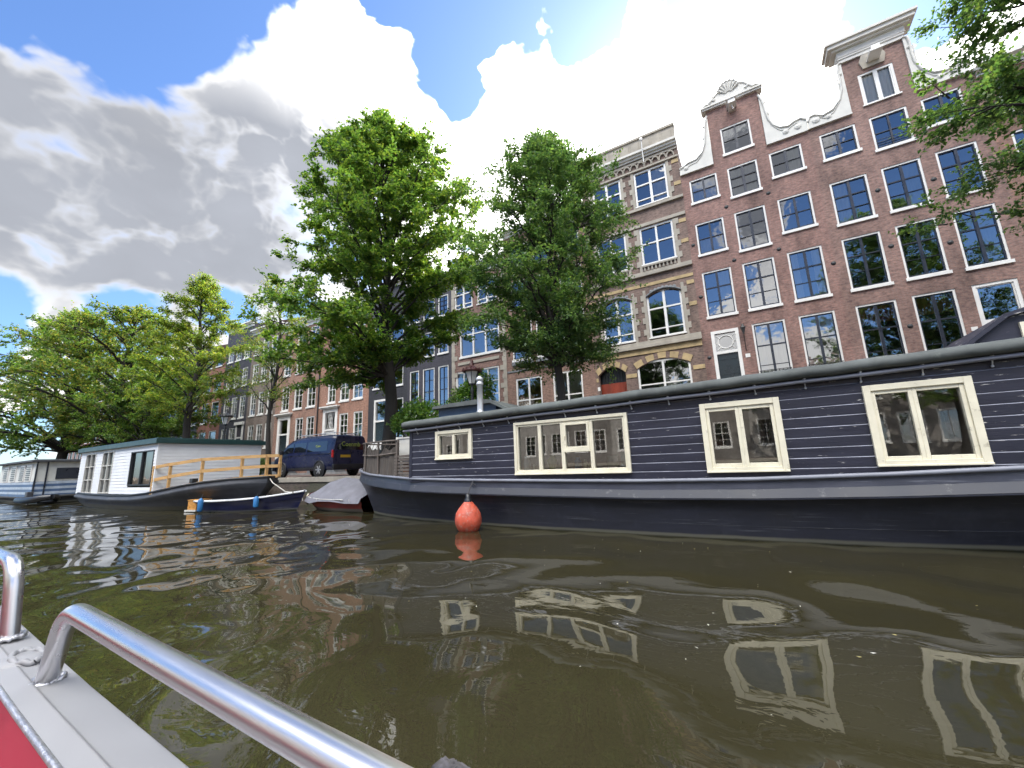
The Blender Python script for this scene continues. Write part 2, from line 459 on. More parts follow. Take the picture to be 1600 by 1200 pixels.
def water():
    def axis(a, b, d0, k):
        out = [0.0]
        while out[-1] < b: out.append(out[-1] + d0 + k*abs(out[-1]))
        neg = [0.0]
        while neg[-1] > a: neg.append(neg[-1] - d0 - k*abs(neg[-1]))
        return np.array(neg[:0:-1] + out)
    xs = axis(-130, 60, .035, .0062)
    ys = axis(-16, 11.4, .035, .0062)
    X, Y = np.meshgrid(xs, ys, indexing='ij')
    r = np.random.default_rng(21)
    H = np.zeros_like(X)
    # broken by a slow drift so that crests are not straight
    wx = X + .25*np.sin(.9*Y + .6*X) + .12*np.sin(2.3*Y - 1.1*X + 1)
    wy = Y + .25*np.sin(.8*X + 1.3) + .10*np.sin(2.1*X + .7*Y)
    dist = np.hypot(X, Y)
    calm = np.clip((X + 9.0)/7.0, 0, 1)
    calm = calm*calm*(3 - 2*calm)
    for i in range(46):
        lam = .16*(3.4/.16)**r.random()
        ang = r.normal(1.25, .75)
        slope = .0075*(lam/.6)**.1
        if lam < .75: slope = (.0150*(1 - .86*calm) )*(.8 if lam < .3 else 1.0)
        k = 2*PI/lam
        fade = np.clip((lam/np.maximum(.035 + .0062*dist, 1e-3) - 3.0)/3.0, 0, 1)
        H += slope/k*np.sin(k*(np.cos(ang)*wx + np.sin(ang)*wy) + r.random()*6.28)*fade
    # a boat's old wash: long low swells
    for lam, ang, s in ((2.9,1.0,.006),(1.9,1.9,.010),(1.25,.6,.013),(4.2,1.5,.005),(.85,2.2,.011),(.62,.3,.009)):
        H += s*lam/(2*PI)*np.sin(2*PI/lam*(np.cos(ang)*wx + np.sin(ang)*wy) + lam)
    nx, ny = X.shape
    co = np.stack([X, Y, H], -1).reshape(-1, 3)
    idx = np.arange(nx*ny).reshape(nx, ny)
    q = np.stack([idx[:-1,:-1], idx[1:,:-1], idx[1:,1:], idx[:-1,1:]], -1).reshape(-1, 4)
    me = bpy.data.meshes.new('canal_water')
    me.vertices.add(len(co)); me.vertices.foreach_set('co', co.ravel())
    me.loops.add(q.size); me.loops.foreach_set('vertex_index', q.ravel().astype(np.int32))
    me.polygons.add(len(q)); me.polygons.foreach_set('loop_start', (np.arange(len(q))*4).astype(np.int32))
    me.polygons.foreach_set('use_smooth', np.ones(len(q), bool))
    me.update(calc_edges=True)
    m, t, p = newmat('canal_water')
    v = wpos(t)
    n = noise(t, v, .5, 4, .6)
    lk(t, ramp(t, n, [(.3, (.029,.0255,.0125)), (.7, (.038,.034,.017))]), p.inputs['Base Color'])
    p.inputs['Roughness'].default_value = .012
    p.inputs['IOR'].default_value = 1.33
    p.inputs['Specular IOR Level'].default_value = 1.0
    b = nd(t, 'ShaderNodeBump', inp={'Strength': .2, 'Distance': .006})
    lk(t, noise(t, wpos(t, 1, 1.6, 1), 3.2, 3, .5, dist=.6), b.inputs['Height'])
    lk(t, b.outputs[0], p.inputs['Normal'])
    me.materials.append(m)
    tag(place('canal_water', me), kind='structure')
water()

def flecks():
    b = MB()
    r = random.Random(5)
    for i in range(95):
        x = r.uniform(-9, 7); y = r.uniform(2.6, 7.2)
        s = r.uniform(.004, .013)*(1 + .08*y)
        a = r.random()*6.28
        pts = [(x + s*math.cos(a+q)*k, y + s*math.sin(a+q)*k, .012 + r.random()*.006) for q, k in ((0,1),(1.4,.5),(3.1,1.1),(4.6,.45))]
        b.face(pts, r.choice((0,0,1)))
    o = b.build('floating_flecks', [mat('pale_fleck', (.6,.6,.55), .7), mat('leaf_fleck', (.35,.30,.12), .7)])
    tag(o, 'tiny pale petals and leaf bits drifting on the dark canal', None, kind='stuff')
flecks()

def ground():
    m, t, p = newmat('street_clinkers')
    g = nd(t, 'ShaderNodeNewGeometry')
    bt = nd(t, 'ShaderNodeTexBrick', inp={'Scale': 1.0, 'Mortar Size': .006, 'Brick Width': .2, 'Row Height': .1})
    lk(t, g.outputs['Position'], bt.inputs['Vector'])
    bt.inputs['Color1'].default_value = (.17,.11,.085,1); bt.inputs['Color2'].default_value = (.13,.09,.075,1); bt.inputs['Mortar'].default_value = (.06,.055,.05,1)
    k = mixc(t, 1, bt.outputs[0], ramp(t, noise(t, g.outputs['Position'], 1.3, 6), [(.3,(.7,)*3),(.7,(1.25,)*3)]), 'MULTIPLY')
    lk(t, k, p.inputs['Base Color']); p.inputs['Roughness'].default_value = .85
    b = MB(); b.box(-400, 300, YQ + .4, 400, -1.0, ZS)
    tag(b.build('street', m), kind='structure')
    b = MB(); b.box(-140, 60, YF - 2.4, YF, ZS, ZS + .12)
    tag(b.build('pavement', mat('pavement_slabs', (.24,.23,.22), .85, var=.25, vscale=2)), kind='structure')
    # far bank
    b = MB(); b.box(-400, 300, -400, -16.4, -1.0, ZS)
    tag(b.build('street', m), kind='structure')
    b = MB(); b.box(-400, 300, -400, 400, -2.2, -2.0)
    tag(b.build('canal_bed', mat('mud', (.03,.028,.018), .9)), kind='structure')
    qm = brick('quay_brick', (.13,.10,.085), (.10,.082,.07), (.10,.095,.085), (.5,1.2), patch=(.06,.07,.04))
    for y0, y1, lab in ((YQ, YQ+.4, 'weathered brick quay wall with stone coping behind the moored boats'), (-16.4, -16.0, 'brick quay wall with stone coping on the opposite bank')):
        q = thing('quay_wall', lab, 'quay wall', (-20, y0, 0))
        b = MB(); b.box(-140, 60, y0, y1, -1.5, ZS - .2); b.build('wall', qm, q)
        b = MB()
        x = -140
        while x < 60:
            b.box(x, x + 1.19, y0 - .05 if y0 > 0 else y0, y1 + (.05 if y0 < 0 else 0), ZS - .196, ZS + .02); x += 1.2
        b.build('coping', MT['stone'], q, bevel=.012)
ground()
# ------------------------------------------------------------------ houses
WIN_CACHE = {}

def window_meshes(w, h, style):
    """Frame, sash bars, glass, sill; origin at the bottom middle of the opening, y into the house."""
    key = (round(w, 2), round(h, 2), style)
    if key in WIN_CACHE: return WIN_CACHE[key]
    fr, sa, pa, si = MB(), MB(), MB(), MB()
    x0, x1 = -w/2, w/2
    ft = dict(sash6=.075, sash4=.075, cross=.10, cross3=.10, white6=.09, wide=.10, tall=.08, simple=.08, low=.08, hoist=.09, top2=.11)[style]
    sh = .13 if style not in ('cross', 'cross3', 'hoist') else .07
    y0, y1 = .025, .14
    fr.box(x0, x0+ft, y0, y1, sh, h); fr.box(x1-ft, x1, y0, y1, sh, h)
    fr.box(x0+ft, x1-ft, y0, y1, h-ft, h); fr.box(x0+ft, x1-ft, y0, y1, sh, sh+ft*.6)
    si.box(x0-.045, x1+.045, -.07, y1, 0, sh)
    gx0, gx1, gz0, gz1 = x0+ft, x1-ft, sh+ft*.6, h-ft
    def vbar(x, t, a=gz0, b=gz1, ya=.055, yb=.12): sa.box(x-t/2, x+t/2, ya, yb, a, b)
    def hbar(z, t, a=gx0, b=gx1, ya=.052, yb=.117): sa.box(a, b, ya, yb, z-t/2, z+t/2)
    H, W = gz1-gz0, gx1-gx0
    rim = .045
    if style in ('sash6', 'sash4', 'white6', 'tall', 'simple', 'low', 'top2'):
        sa.box(gx0, gx0+rim, .062, .125, gz0, gz1); sa.box(gx1-rim, gx1, .062, .125, gz0, gz1)
        sa.box(gx0+rim, gx1-rim, .062, .125, gz0, gz0+rim*1.4); sa.box(gx0+rim, gx1-rim, .062, .125, gz1-rim, gz1)
    if style == 'sash6':
        vbar(0, .10); hbar(gz0+H*.645, .055); hbar(gz0+H*.32, .022)
    elif style == 'sash4':
        vbar(0, .095); hbar(gz0+H*.5, .028)
    elif style == 'low':
        vbar(0, .07); hbar(gz0+H*.5, .03)
    elif style == 'top2':
        hbar(gz0+H*.52, .16, ya=.03); vbar(0, .05, gz0, gz0+H*.5)
    elif style == 'cross':
        for z, t in ((gz0+H*.62, .085),): hbar(z, t, ya=.03)
        vbar(0, .13, ya=.028); hbar(gz0+H*.16, .06, ya=.04)
    elif style == 'cross3':
        vbar(0, .10, ya=.028); hbar(gz0+H*.56, .07, ya=.03)
    elif style == 'white6':
        vbar(0, .05); hbar(gz0+H*.55, .05); hbar(gz0+H*.28, .028); hbar(gz0+H*.78, .028)
    elif style == 'tall':
        vbar(0, .035); hbar(gz0+H*.5, .055); hbar(gz0+H*.25, .022); hbar(gz0+H*.75, .022)
    elif style == 'simple':
        hbar(gz0+H*.5, .05)
    elif style == 'wide':
        for q in (-.167, .167): vbar(W*q, .11, ya=.03)
        hbar(gz0+H*.68, .08, ya=.032)
    elif style == 'hoist':
        vbar(0, .15, ya=.03)
        for s in (-1, 1):
            sa.box(gx0 if s < 0 else gx1-.05, gx0+.05 if s < 0 else gx1, .045, .125, gz0, gz1)
    pa.face([(gx0, .10, gz0), (gx1, .10, gz0), (gx1, .10, gz1), (gx0, .10, gz1)])
    white = style in ('cross', 'cross3', 'white6', 'wide', 'hoist', 'top2')
    res = (fr.mesh('window', MT['white']), sa.mesh('sash', MT['white' if white else 'sash']), pa.mesh('pane', MT['hoist_pane' if style == 'hoist' else 'pane']), si.mesh('sill', MT['white']))
    WIN_CACHE[key] = res
    return res

CURT = {}
def curtain_mesh(w, h, side, m):
    key = (round(w,2), round(h,2), side, m.name)
    if key in CURT: return CURT[key]
    b = MB()
    spans = {'both': [(-.46,-.2),(.2,.46)], 'left': [(-.46,-.06)], 'right': [(.06,.46)], 'full': [(-.46,.46)], 'half': [(-.46,.46)], 'top': [(-.46,.46)]}[side]
    za, zb = (.12, h-.08)
    if side == 'half': zb = h*.55
    if side == 'top': za = h*.74
    for a, c in spans:
        n = max(8, int((c-a)*w/.035))
        rows = []
        for z in (za, zb):
            rows.append([(w*(a+(c-a)*i/n), .175+.028*math.sin(i*1.9+z)+.012*math.sin(i*.7), z) for i in range(n+1)])
        b.grid(rows, 0, True)
    CURT[key] = b.mesh('curtain', m)
    return CURT[key]

WR = random.Random(3)
def add_window(root, x0, x1, z0, z1, style, curtain=None, detail=True, cm=None):
    """x, z in house coordinates (x along the front, z from the street)."""
    w, h = x1-x0, z1-z0
    fr, sa, pa, si = window_meshes(w, h, style)
    o = place('window', fr, root, ((x0+x1)/2, 0, z0))
    place('pane', pa, o, (0, 0, 0), (R(WR.uniform(-.35,.35)), 0, R(WR.uniform(-.5,.5))))
    if len(sa.vertices): place('sash', sa, o)
    place('sill', si, o)
    if curtain: place('curtain', curtain_mesh(w, h, curtain, cm or MT['curtain']), o)
    return o

def wall_cells(b, x0, x1, z0, z1, opens, y=0.0, m=0):
    xs = sorted({x0, x1, *[v for o in opens for v in o[:2]]})
    zs = sorted({z0, z1, *[v for o in opens for v in o[2:4]]})
    for i in range(len(xs)-1):
        for j in range(len(zs)-1):
            cx, cz = (xs[i]+xs[i+1])/2, (zs[j]+zs[j+1])/2
            if any(o[0] < cx < o[1] and o[2] < cz < o[3] for o in opens): continue
            b.face([(xs[i],y,zs[j]),(xs[i+1],y,zs[j]),(xs[i+1],y,zs[j+1]),(xs[i],y,zs[j+1])], m)
    for a, c, e, f in opens:
        d = y+.3
        b.face([(a,y,e),(a,y,f),(a,d,f),(a,d,e)], m); b.face([(c,y,e),(c,d,e),(c,d,f),(c,y,f)], m)
        b.face([(a,y,f),(c,y,f),(c,d,f),(a,d,f)], m); b.face([(a,y,e),(a,d,e),(c,d,e),(c,y,e)], m)

def house_shell(root, w, h, opens, m, depth=9.0, ridge=3.0, roofm='roof', neck=None):
    """Front with openings, sides, back, a dark partition behind the windows; a pitched roof behind the front."""
    b = MB()
    wall_cells(b, 0, w, 0, h, opens)
    b.face([(0,0,0),(0,0,h),(0,depth,h),(0,depth,0)], 0); b.face([(w,0,0),(w,depth,0),(w,depth,h),(w,0,h)], 0)
    b.face([(0,depth,0),(0,depth,h),(w,depth,h),(w,depth,0)], 0)
    b.face([(0,0,h),(w,0,h),(w,depth,h),(0,depth,h)], 0)
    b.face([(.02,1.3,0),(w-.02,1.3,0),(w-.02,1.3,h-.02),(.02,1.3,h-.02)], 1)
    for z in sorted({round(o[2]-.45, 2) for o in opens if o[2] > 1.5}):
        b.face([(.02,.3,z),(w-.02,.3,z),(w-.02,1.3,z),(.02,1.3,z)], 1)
    if neck:
        nx0, nx1, nz1, nop = neck
        wall_cells(b, nx0, nx1, h, nz1, nop)
        d = .7
        b.face([(nx0,0,h),(nx0,0,nz1),(nx0,d,nz1),(nx0,d,h)], 0); b.face([(nx1,0,h),(nx1,d,h),(nx1,d,nz1),(nx1,0,nz1)], 0)
        b.face([(nx0,0,nz1),(nx1,0,nz1),(nx1,d,nz1),(nx0,d,nz1)], 0)
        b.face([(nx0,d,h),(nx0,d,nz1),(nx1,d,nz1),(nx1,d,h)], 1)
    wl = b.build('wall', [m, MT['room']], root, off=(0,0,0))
    r = MB()
    z = h
    e = .05
    if ridge > 0:
        if neck: # ridge runs back from the neck
            c = (neck[0]+neck[1])/2
            r.prism([(e, z+.02), (w-e, z+.02), (c, z+ridge)], .72, depth)
        else:    # ridge along the street, set back
            mk = lambda a, c, y: (y, a, c)
            r.prism([(.5, z+.02), (depth, z+.02), (depth*.55, z+ridge)], e, w-e, mk=mk)
        r.build('roof', MT[roofm], root, off=(0,0,0))
    return wl

def house(name, x0, x1, h, m, label, wins, group=None, **kw):
    """wins: (x0,x1,z0,z1,style,curtain) in world x and z; h is the world height of the cornice."""
    root = thing(name, label, 'house', (x0, YF, ZS), 0, group)
    ops = [(a-x0, b-x0, c-ZS, d-ZS) for a, b, c, d, *_ in wins]
    extra = [(a-x0, b-x0, c-ZS, d-ZS) for a, b, c, d in kw.pop('doors', [])]
    if 'neck' in kw:
        n = kw['neck']
        kw['neck'] = (n[0]-x0, n[1]-x0, n[2]-ZS, [(a-x0, b-x0, c-ZS, d-ZS) for a, b, c, d in n[3]])
        ops = [o for o in ops if o[2] < h-ZS]
    house_shell(root, x1-x0, h-ZS, ops+extra, m, **kw)
    for a, b, c, d, st, cu, *r in wins:
        add_window(root, a-x0, b-x0, c-ZS, d-ZS, st, cu, cm=r[0] if r else None)
    return root

def local(root, b):
    """World-built MB under a house root."""
    return b

def cornice(root, x0, x1, z, steps, m='white', name='cornice'):
    b = MB()
    zz = z
    for dz, proj in steps:
        b.box(x0-(.04 if proj > .2 else 0), x1+(.04 if proj > .2 else 0), YF-proj, YF+.3, zz, zz+dz); zz += dz
    return b.build(name, MT[m], root)

def door(root, x0, x1, z0, ztop, zleaf, fm='white', dm='greendoor', surround=.14, panels=2, fan='plain', name='door'):
    b = MB()
    y0, y1 = YF-.03, YF+.14
    b.box(x0, x0+surround, y0, y1, z0, ztop); b.box(x1-surround, x1, y0, y1, z0, ztop)
    b.box(x0+surround, x1-surround, y0, y1, ztop-surround, ztop)
    b.box(x0+surround, x1-surround, y0+.01, y1, zleaf, zleaf+.14)
    o = b.build('door_frame', MT[fm], root)
    gx0, gx1 = x0+surround, x1-surround
    d = MB()
    d.box(gx0, gx1, YF+.07, YF+.13, z0, zleaf)
    n = panels
    for i in range(n):
        a = gx0+(gx1-gx0)*i/n; c = gx0+(gx1-gx0)*(i+1)/n
        for za, zb in ((z0+.15, z0+.9), (z0+1.05, zleaf-.35 if zleaf-z0 > 2 else zleaf-.1), (zleaf-.3, zleaf-.08)):
            if zb-za < .1: continue
            d.box(a+.06, c-.06, YF+.055, YF+.07, za, zb)
    def under(mb, nm, mm):
        me = mb
        a = np.array(me.v)-np.array(root.location); me.v = [tuple(p) for p in a]
        return place(nm, me.mesh(nm, mm), o)
    under(d, 'door_leaf', MT[dm])
    p = MB(); p.face([(gx0,YF+.1,zleaf+.14),(gx1,YF+.1,zleaf+.14),(gx1,YF+.1,ztop-surround),(gx0,YF+.1,ztop-surround)])
    under(p, 'fanlight', MT['pane'])
    f = MB()
    cx, cz = (gx0+gx1)/2, (zleaf+.14+ztop-surround)/2
    if fan == 'circle':
        rad = min(gx1-gx0, ztop-surround-zleaf-.14)*.36
        f.tube([(cx+rad*math.cos(a), YF+.06, cz+rad*math.sin(a)) for a in [2*PI*i/24 for i in range(25)]], .028, 6, caps=False)
        for a in [PI/4+PI/2*i for i in range(4)]+[0, PI]:
            f.bar((cx+rad*math.cos(a), YF+.06, cz+rad*math.sin(a)), (cx+(rad+.22)*math.cos(a), YF+.06, cz+(rad+.16)*math.sin(a)), .03, .03)
    elif fan == 'diamond':
        for i in range(-1, 2):
            f.bar((cx+i*.2-.2, YF+.06, zleaf+.16), (cx+i*.2+.2, YF+.06, ztop-surround-.02), .03, .03)
            f.bar((cx+i*.2+.2, YF+.055, zleaf+.16), (cx+i*.2-.2, YF+.055, ztop-surround-.02), .03, .03)
    if f.f: under(f, 'tracery', MT['white'])
    s = MB()
    s.box(x0-.15, x1+.15, YF-1.1, YF-.004, ZS, z0-.01)
    k = int((z0-ZS)/.19)
    for i in range(k):
        s.box(x1+.15+.24*i, x1+.15+.24*(i+1), YF-1.1, YF-.004, ZS, z0-.01-.19*(i+1)+.1)
    s.build('stoop', MT['plinth'], root)
    return o

def rosettes(root, pts):
    for x, z in pts:
        b = MB()
        b.lathe([(.0,-.05),(.04,-.045),(.085,-.02),(.10,.0)], (0,0,0), 10)
        b.xform(lambda x_, y_, z_: (x+x_, YF+z_+.0, z+y_))
        b.build('wall_anchor', MT['iron'], root)

def scroll(root, arc, nt, ros, base, zb, y0, y1, m):
    """One carved claw piece: curved slab, raised rim, rosettes, base moulding."""
    g = MB()
    g.prism(arc, y0, y1)
    g.tube([(x, y0-.01, z) for x, z in arc[:nt]], .055, 6)
    inner = [(x+(sum(p[0] for p in arc)/len(arc)-x)*.16, z-.17) for x, z in arc[2:nt-1]]
    g.tube([(x, y0-.005, z) for x, z in inner], .03, 5)
    for x, z, r_ in ros:
        k = len(g.v)
        g.lathe([(0,-.05),(r_*.35,-.06),(r_*.5,-.03),(r_*.75,-.05),(r_,0)], (0,0,0), 12)
        g.xform(lambda a, b, c, x=x, z=z: (x+a, y0+c, z+b), k)
    g.box(base[0], base[1], YF-.12, YF+.05, zb, zb+.08)
    return g.build('gable_scroll', MT[m], root)

def band(root, x0, x1, proj, z0, z1, m='stone', name='stone_band'):
    b = MB(); b.box(x0, x1, YF-proj, YF+.05, z0, z1)
    return b.build(name, MT[m], root, bevel=.01)

# ---- neck-gable house with the shell crest (cols 1-3)
def house_shell_crest():
    c1, c2, c3 = (-1.04,.30), (.80,2.14), (2.67,4.0)
    W = []
    for c, (z0, z1), st, cu in (
        (c1,(14.66,16.15),'sash4','full'),(c2,(14.31,16.13),'sash6','full'),(c3,(14.67,16.15),'sash4','right'),
        (c1,(11.62,13.53),'sash4','half'),(c2,(11.30,13.52),'sash6',None),(c3,(11.66,13.55),'sash4',None),
        (c1,(8.17,10.73),'sash6','right'),(c2,(8.17,10.71),'sash6','left'),(c3,(8.17,10.72),'sash6','both'),
        (c2,(4.35,7.54),'sash6','full'),(c3,(4.35,7.54),'sash6','full'),
        (c2,(1.5,3.3),'low',None),(c3,(1.5,3.3),'low',None),
        ((.76,2.12),(16.85,18.56),'sash4','top')):
        W.append((*c, z0, z1, st, cu))
    h = 16.66
    root = house('gabled_house', -1.42, 4.38, h, MT['bA'], 'dark red brick house whose white neck gable carries a carved shell crest', W,
                 doors=[(-1.0,.22,4.2,7.5)], neck=(.25,2.65,19.9,[(.76,2.12,16.85,18.56)]), ridge=2.6)
    door(root, -1.0, .22, 4.2, 7.5, 6.3, surround=.15, fan='circle')
    y0, y1 = YF-.07, YF+.25
    arcL = [(.24,19.6),(.12,19.2),(.04,18.6),(-.02,18.05),(-.2,17.55),(-.55,17.25),(-.95,17.22),(-1.15,17.12),(-1.42,17.0),(-1.42,16.68),(.24,16.68)]
    arcR = [(2.66,19.6),(2.78,19.2),(2.84,18.6),(2.9,18.05),(3.05,17.6),(3.3,17.32),(3.65,17.22),(3.9,17.35),(4.15,17.4),(4.38,17.22),(4.38,16.68),(2.66,16.68)]
    ro = ((-1.1,16.95,.13),(3.5,16.98,.14),(4.0,17.02,.16),(-.05,18.3,.07),(2.93,18.3,.07),(.02,19.0,.06),(2.86,19.0,.06))
    scroll(root, arcL, 9, [q for q in ro if q[0] < 1], (-1.42,.24), 16.60, y0, y1, 'grey_white')
    scroll(root, arcR, 10, [q for q in ro if q[0] > 1], (2.66,4.36), 16.60, y0, y1, 'grey_white')
    c = MB()
    c.box(.06, 2.84, YF-.16, YF+.35, 19.9, 20.0); c.box(0, 2.9, YF-.22, YF+.35, 20.0, 20.08)
    crest = [(.12,20.08),(.14,20.2),(.3,20.26),(.42,20.2),(.6,20.42),(.85,20.66),(1.02,20.78)]
    for i in range(7):          # scalloped edge of the shell
        for k in (0, 1):
            a = PI*(.86-.72*(i+k*.5)/6.5); rr_ = .62+(.10 if k == 0 else .03)
            crest.append((1.42+rr_*.8*math.cos(a), 20.50+rr_*math.sin(a)))
    crest += [(1.95,20.78),(2.15,20.66),(2.35,20.42),(2.48,20.22),(2.62,20.26),(2.76,20.2),(2.78,20.08)]
    c.prism(crest, YF-.1, YF+.2)
    c.tube([(a, YF-.11, b) for a, b in crest], .045, 6)
    for i in range(7):
        a = PI*(.86-.72*i/6)
        c.tube([(1.42+.12*math.cos(a), YF-.12, 20.42+.12*math.sin(a)), (1.42+.5*math.cos(a), YF-.15, 20.48+.58*math.sin(a))], [.03,.065], 6)
    for sx in (-1, 1):
        c.tube([(1.45+sx*(.95-.25*q+.12*math.cos(7*q)), YF-.12, 20.22+.30*q+.1*math.sin(7*q)) for q in [j/12 for j in range(13)]], .04, 6)
    c.build('crest', MT['grey_white'], root)
    hb = MB(); hb.box(1.28, 1.60, YF-.75, YF, 19.28, 19.5); hb.box(1.2,1.68,YF-.8,YF,19.5,19.56); hb.tube([(1.44,YF-.6,19.28),(1.44,YF-.6,19.1),(1.5,YF-.6,19.03),(1.44,YF-.6,18.97)], .02, 5)
    hb.build('hoist_beam', MT['white'], root)
    rosettes(root, [(.52,14.0),(2.38,14.05),(.5,11.0),(2.4,11.0),(-1.22,9.45),(-1.25,12.4),(-1.2,6.2),(4.3,9.7)])
    # lamp beside the door
    l = MB()
    l.lathe([(.02,0),(.10,.30),(.13,.32),(.05,.45),(.02,.52)], (.42, YF-.28, 7.05), 6, 0, False)
    l.tube([(.42,YF-.28,7.05),(.42,YF-.12,6.85),(.42,YF-.02,6.3)], .02, 5)
    l.build('wall_lamp', MT['iron'], root)
    n = MB(); n.box(.36,.56,YF-.02,YF-.002,5.95,6.13); n.build('number_plate', MT['white'], root)
    for cx in (1.47, 3.33):
        rail = MB()
        for i in range(9): rail.tube([(cx-.6+.15*i,YF-.05,4.55),(cx-.6+.15*i,YF-.05,5.2)], .012, 4)
        rail.tube([(cx-.64,YF-.05,5.2),(cx+.64,YF-.05,5.2)], .016, 5)
        rail.build('window_rail', MT['iron'], root)
house_shell_crest()

# ---- neck-gable house with the tall white cornice (cols 4-6)
def house_tall_cornice():
    c1, c2, c3 = (4.72,6.06), (6.55,7.83), (8.29,9.52)
    OB = MT['orange_blind']
    W = []
    for e in ((c1,(14.70,16.18),'sash4',None),(c2,(14.38,16.18),'low',None),(c3,(14.72,16.2),'sash4',None),
        (c1,(11.34,13.57),'sash6','left'),(c2,(11.34,13.57),'sash6','right'),(c3,(11.34,13.57),'sash6',None),
        (c1,(8.18,10.72),'sash6',None),(c2,(8.20,10.75),'sash6',None),(c3,(8.17,10.75),'sash6','right'),
        (c1,(4.3,7.54),'sash6','top',OB),(c2,(4.3,7.56),'sash6','top',OB),(c3,(4.3,7.56),'top2',None),
        (c1,(1.5,3.3),'low',None),(c2,(1.5,3.3),'low',None),
        ((6.52,7.76),(16.82,18.55),'hoist','full')):
        W.append((*e[0], *e[1], *e[2:]))
    h = 16.7
    root = house('gabled_house', 4.38, 10.0, h, MT['bB'], 'brown red brick house with a tall neck gable under a heavy straight white cornice', W,
                 neck=(6.05,8.22,19.5,[(6.52,7.76,16.82,18.55)]), ridge=2.6)
    y0, y1 = YF-.07, YF+.25
    arcL = [(6.04,19.5),(5.9,19.45),(5.86,19.1),(5.88,18.6),(5.86,18.1),(5.72,17.6),(5.4,17.22),(5.0,17.1),(4.7,17.3),(4.5,17.28),(4.40,17.05),(4.40,16.72),(6.04,16.72)]
    arcR = [(min(14.27-x, 9.98), z) for x, z in arcL]
    ro = ((4.72,17.0,.17),(5.2,16.95,.12),(9.5,17.0,.17),(9.05,16.95,.12),(5.93,18.9,.07),(8.34,18.9,.07))
    scroll(root, arcL, 11, [q for q in ro if q[0] < 7], (4.40,6.04), 16.64, y0, y1, 'grey_white')
    scroll(root, arcR, 11, [q for q in ro if q[0] > 7], (8.23,9.98), 16.64, y0, y1, 'grey_white')
    b = MB()
    for za, zb, e, pr in ((19.45,19.62,.06,.1),(19.62,19.72,.1,.14),(19.72,20.02,.12,.16),(20.02,20.12,.3,.3),(20.12,20.3,.46,.44),(20.3,20.42,.56,.52)):
        b.box(6.05-e, 8.22+e, YF-pr, YF+.6, za, zb)
    b.build('cornice', MT['grey_white'], root)
    hb = MB(); hb.box(6.98,7.28,YF-.7,YF,19.0,19.22); hb.box(6.9,7.36,YF-.75,YF,18.92,19.0); hb.build('hoist_beam', MT['white'], root)
    ca = MB(); ca.prism([(6.75,18.7),(7.5,18.7),(7.6,19.1),(7.45,19.5),(6.8,19.5),(6.65,19.1)], YF-.09, YF-.005); ca.build('carved_panel', MT['stone'], root)
    rosettes(root, [(6.3,12.6),(8.06,12.4),(6.3,9.9),(8.05,9.5),(6.3,6.3)])
    rr = MB()
    for i in range(4): rr.tube([(6.62,YF-.04,14.58+.12*i),(7.76,YF-.04,14.58+.12*i)], .014, 5)
    rr.build('window_rail', MT['iron'], root)
    n = MB(); n.box(7.98,8.16,YF-.02,YF-.002,5.75,5.9); n.build('number_plate', MT['white'], root)
house_tall_cornice()

# ---- the house at the right edge, mostly behind the tree
root = house('brick_house', 10.0, 16.2, 16.6, MT['bC'], 'warm red brick house with a white cornice behind the overhanging right-hand tree',
     [(a, a+1.25, z0, z1, st, cu) for a in (10.45,12.4,14.4) for z0, z1, st, cu in ((14.3,15.8,'sash4',None),(11.2,13.5,'sash6',None),(8.1,10.7,'sash6','right'),(4.3,7.5,'sash6','both'))])
cornice(root, 10.02, 16.18, 16.3, ((.2,.08),(.15,.22),(.12,.4)))

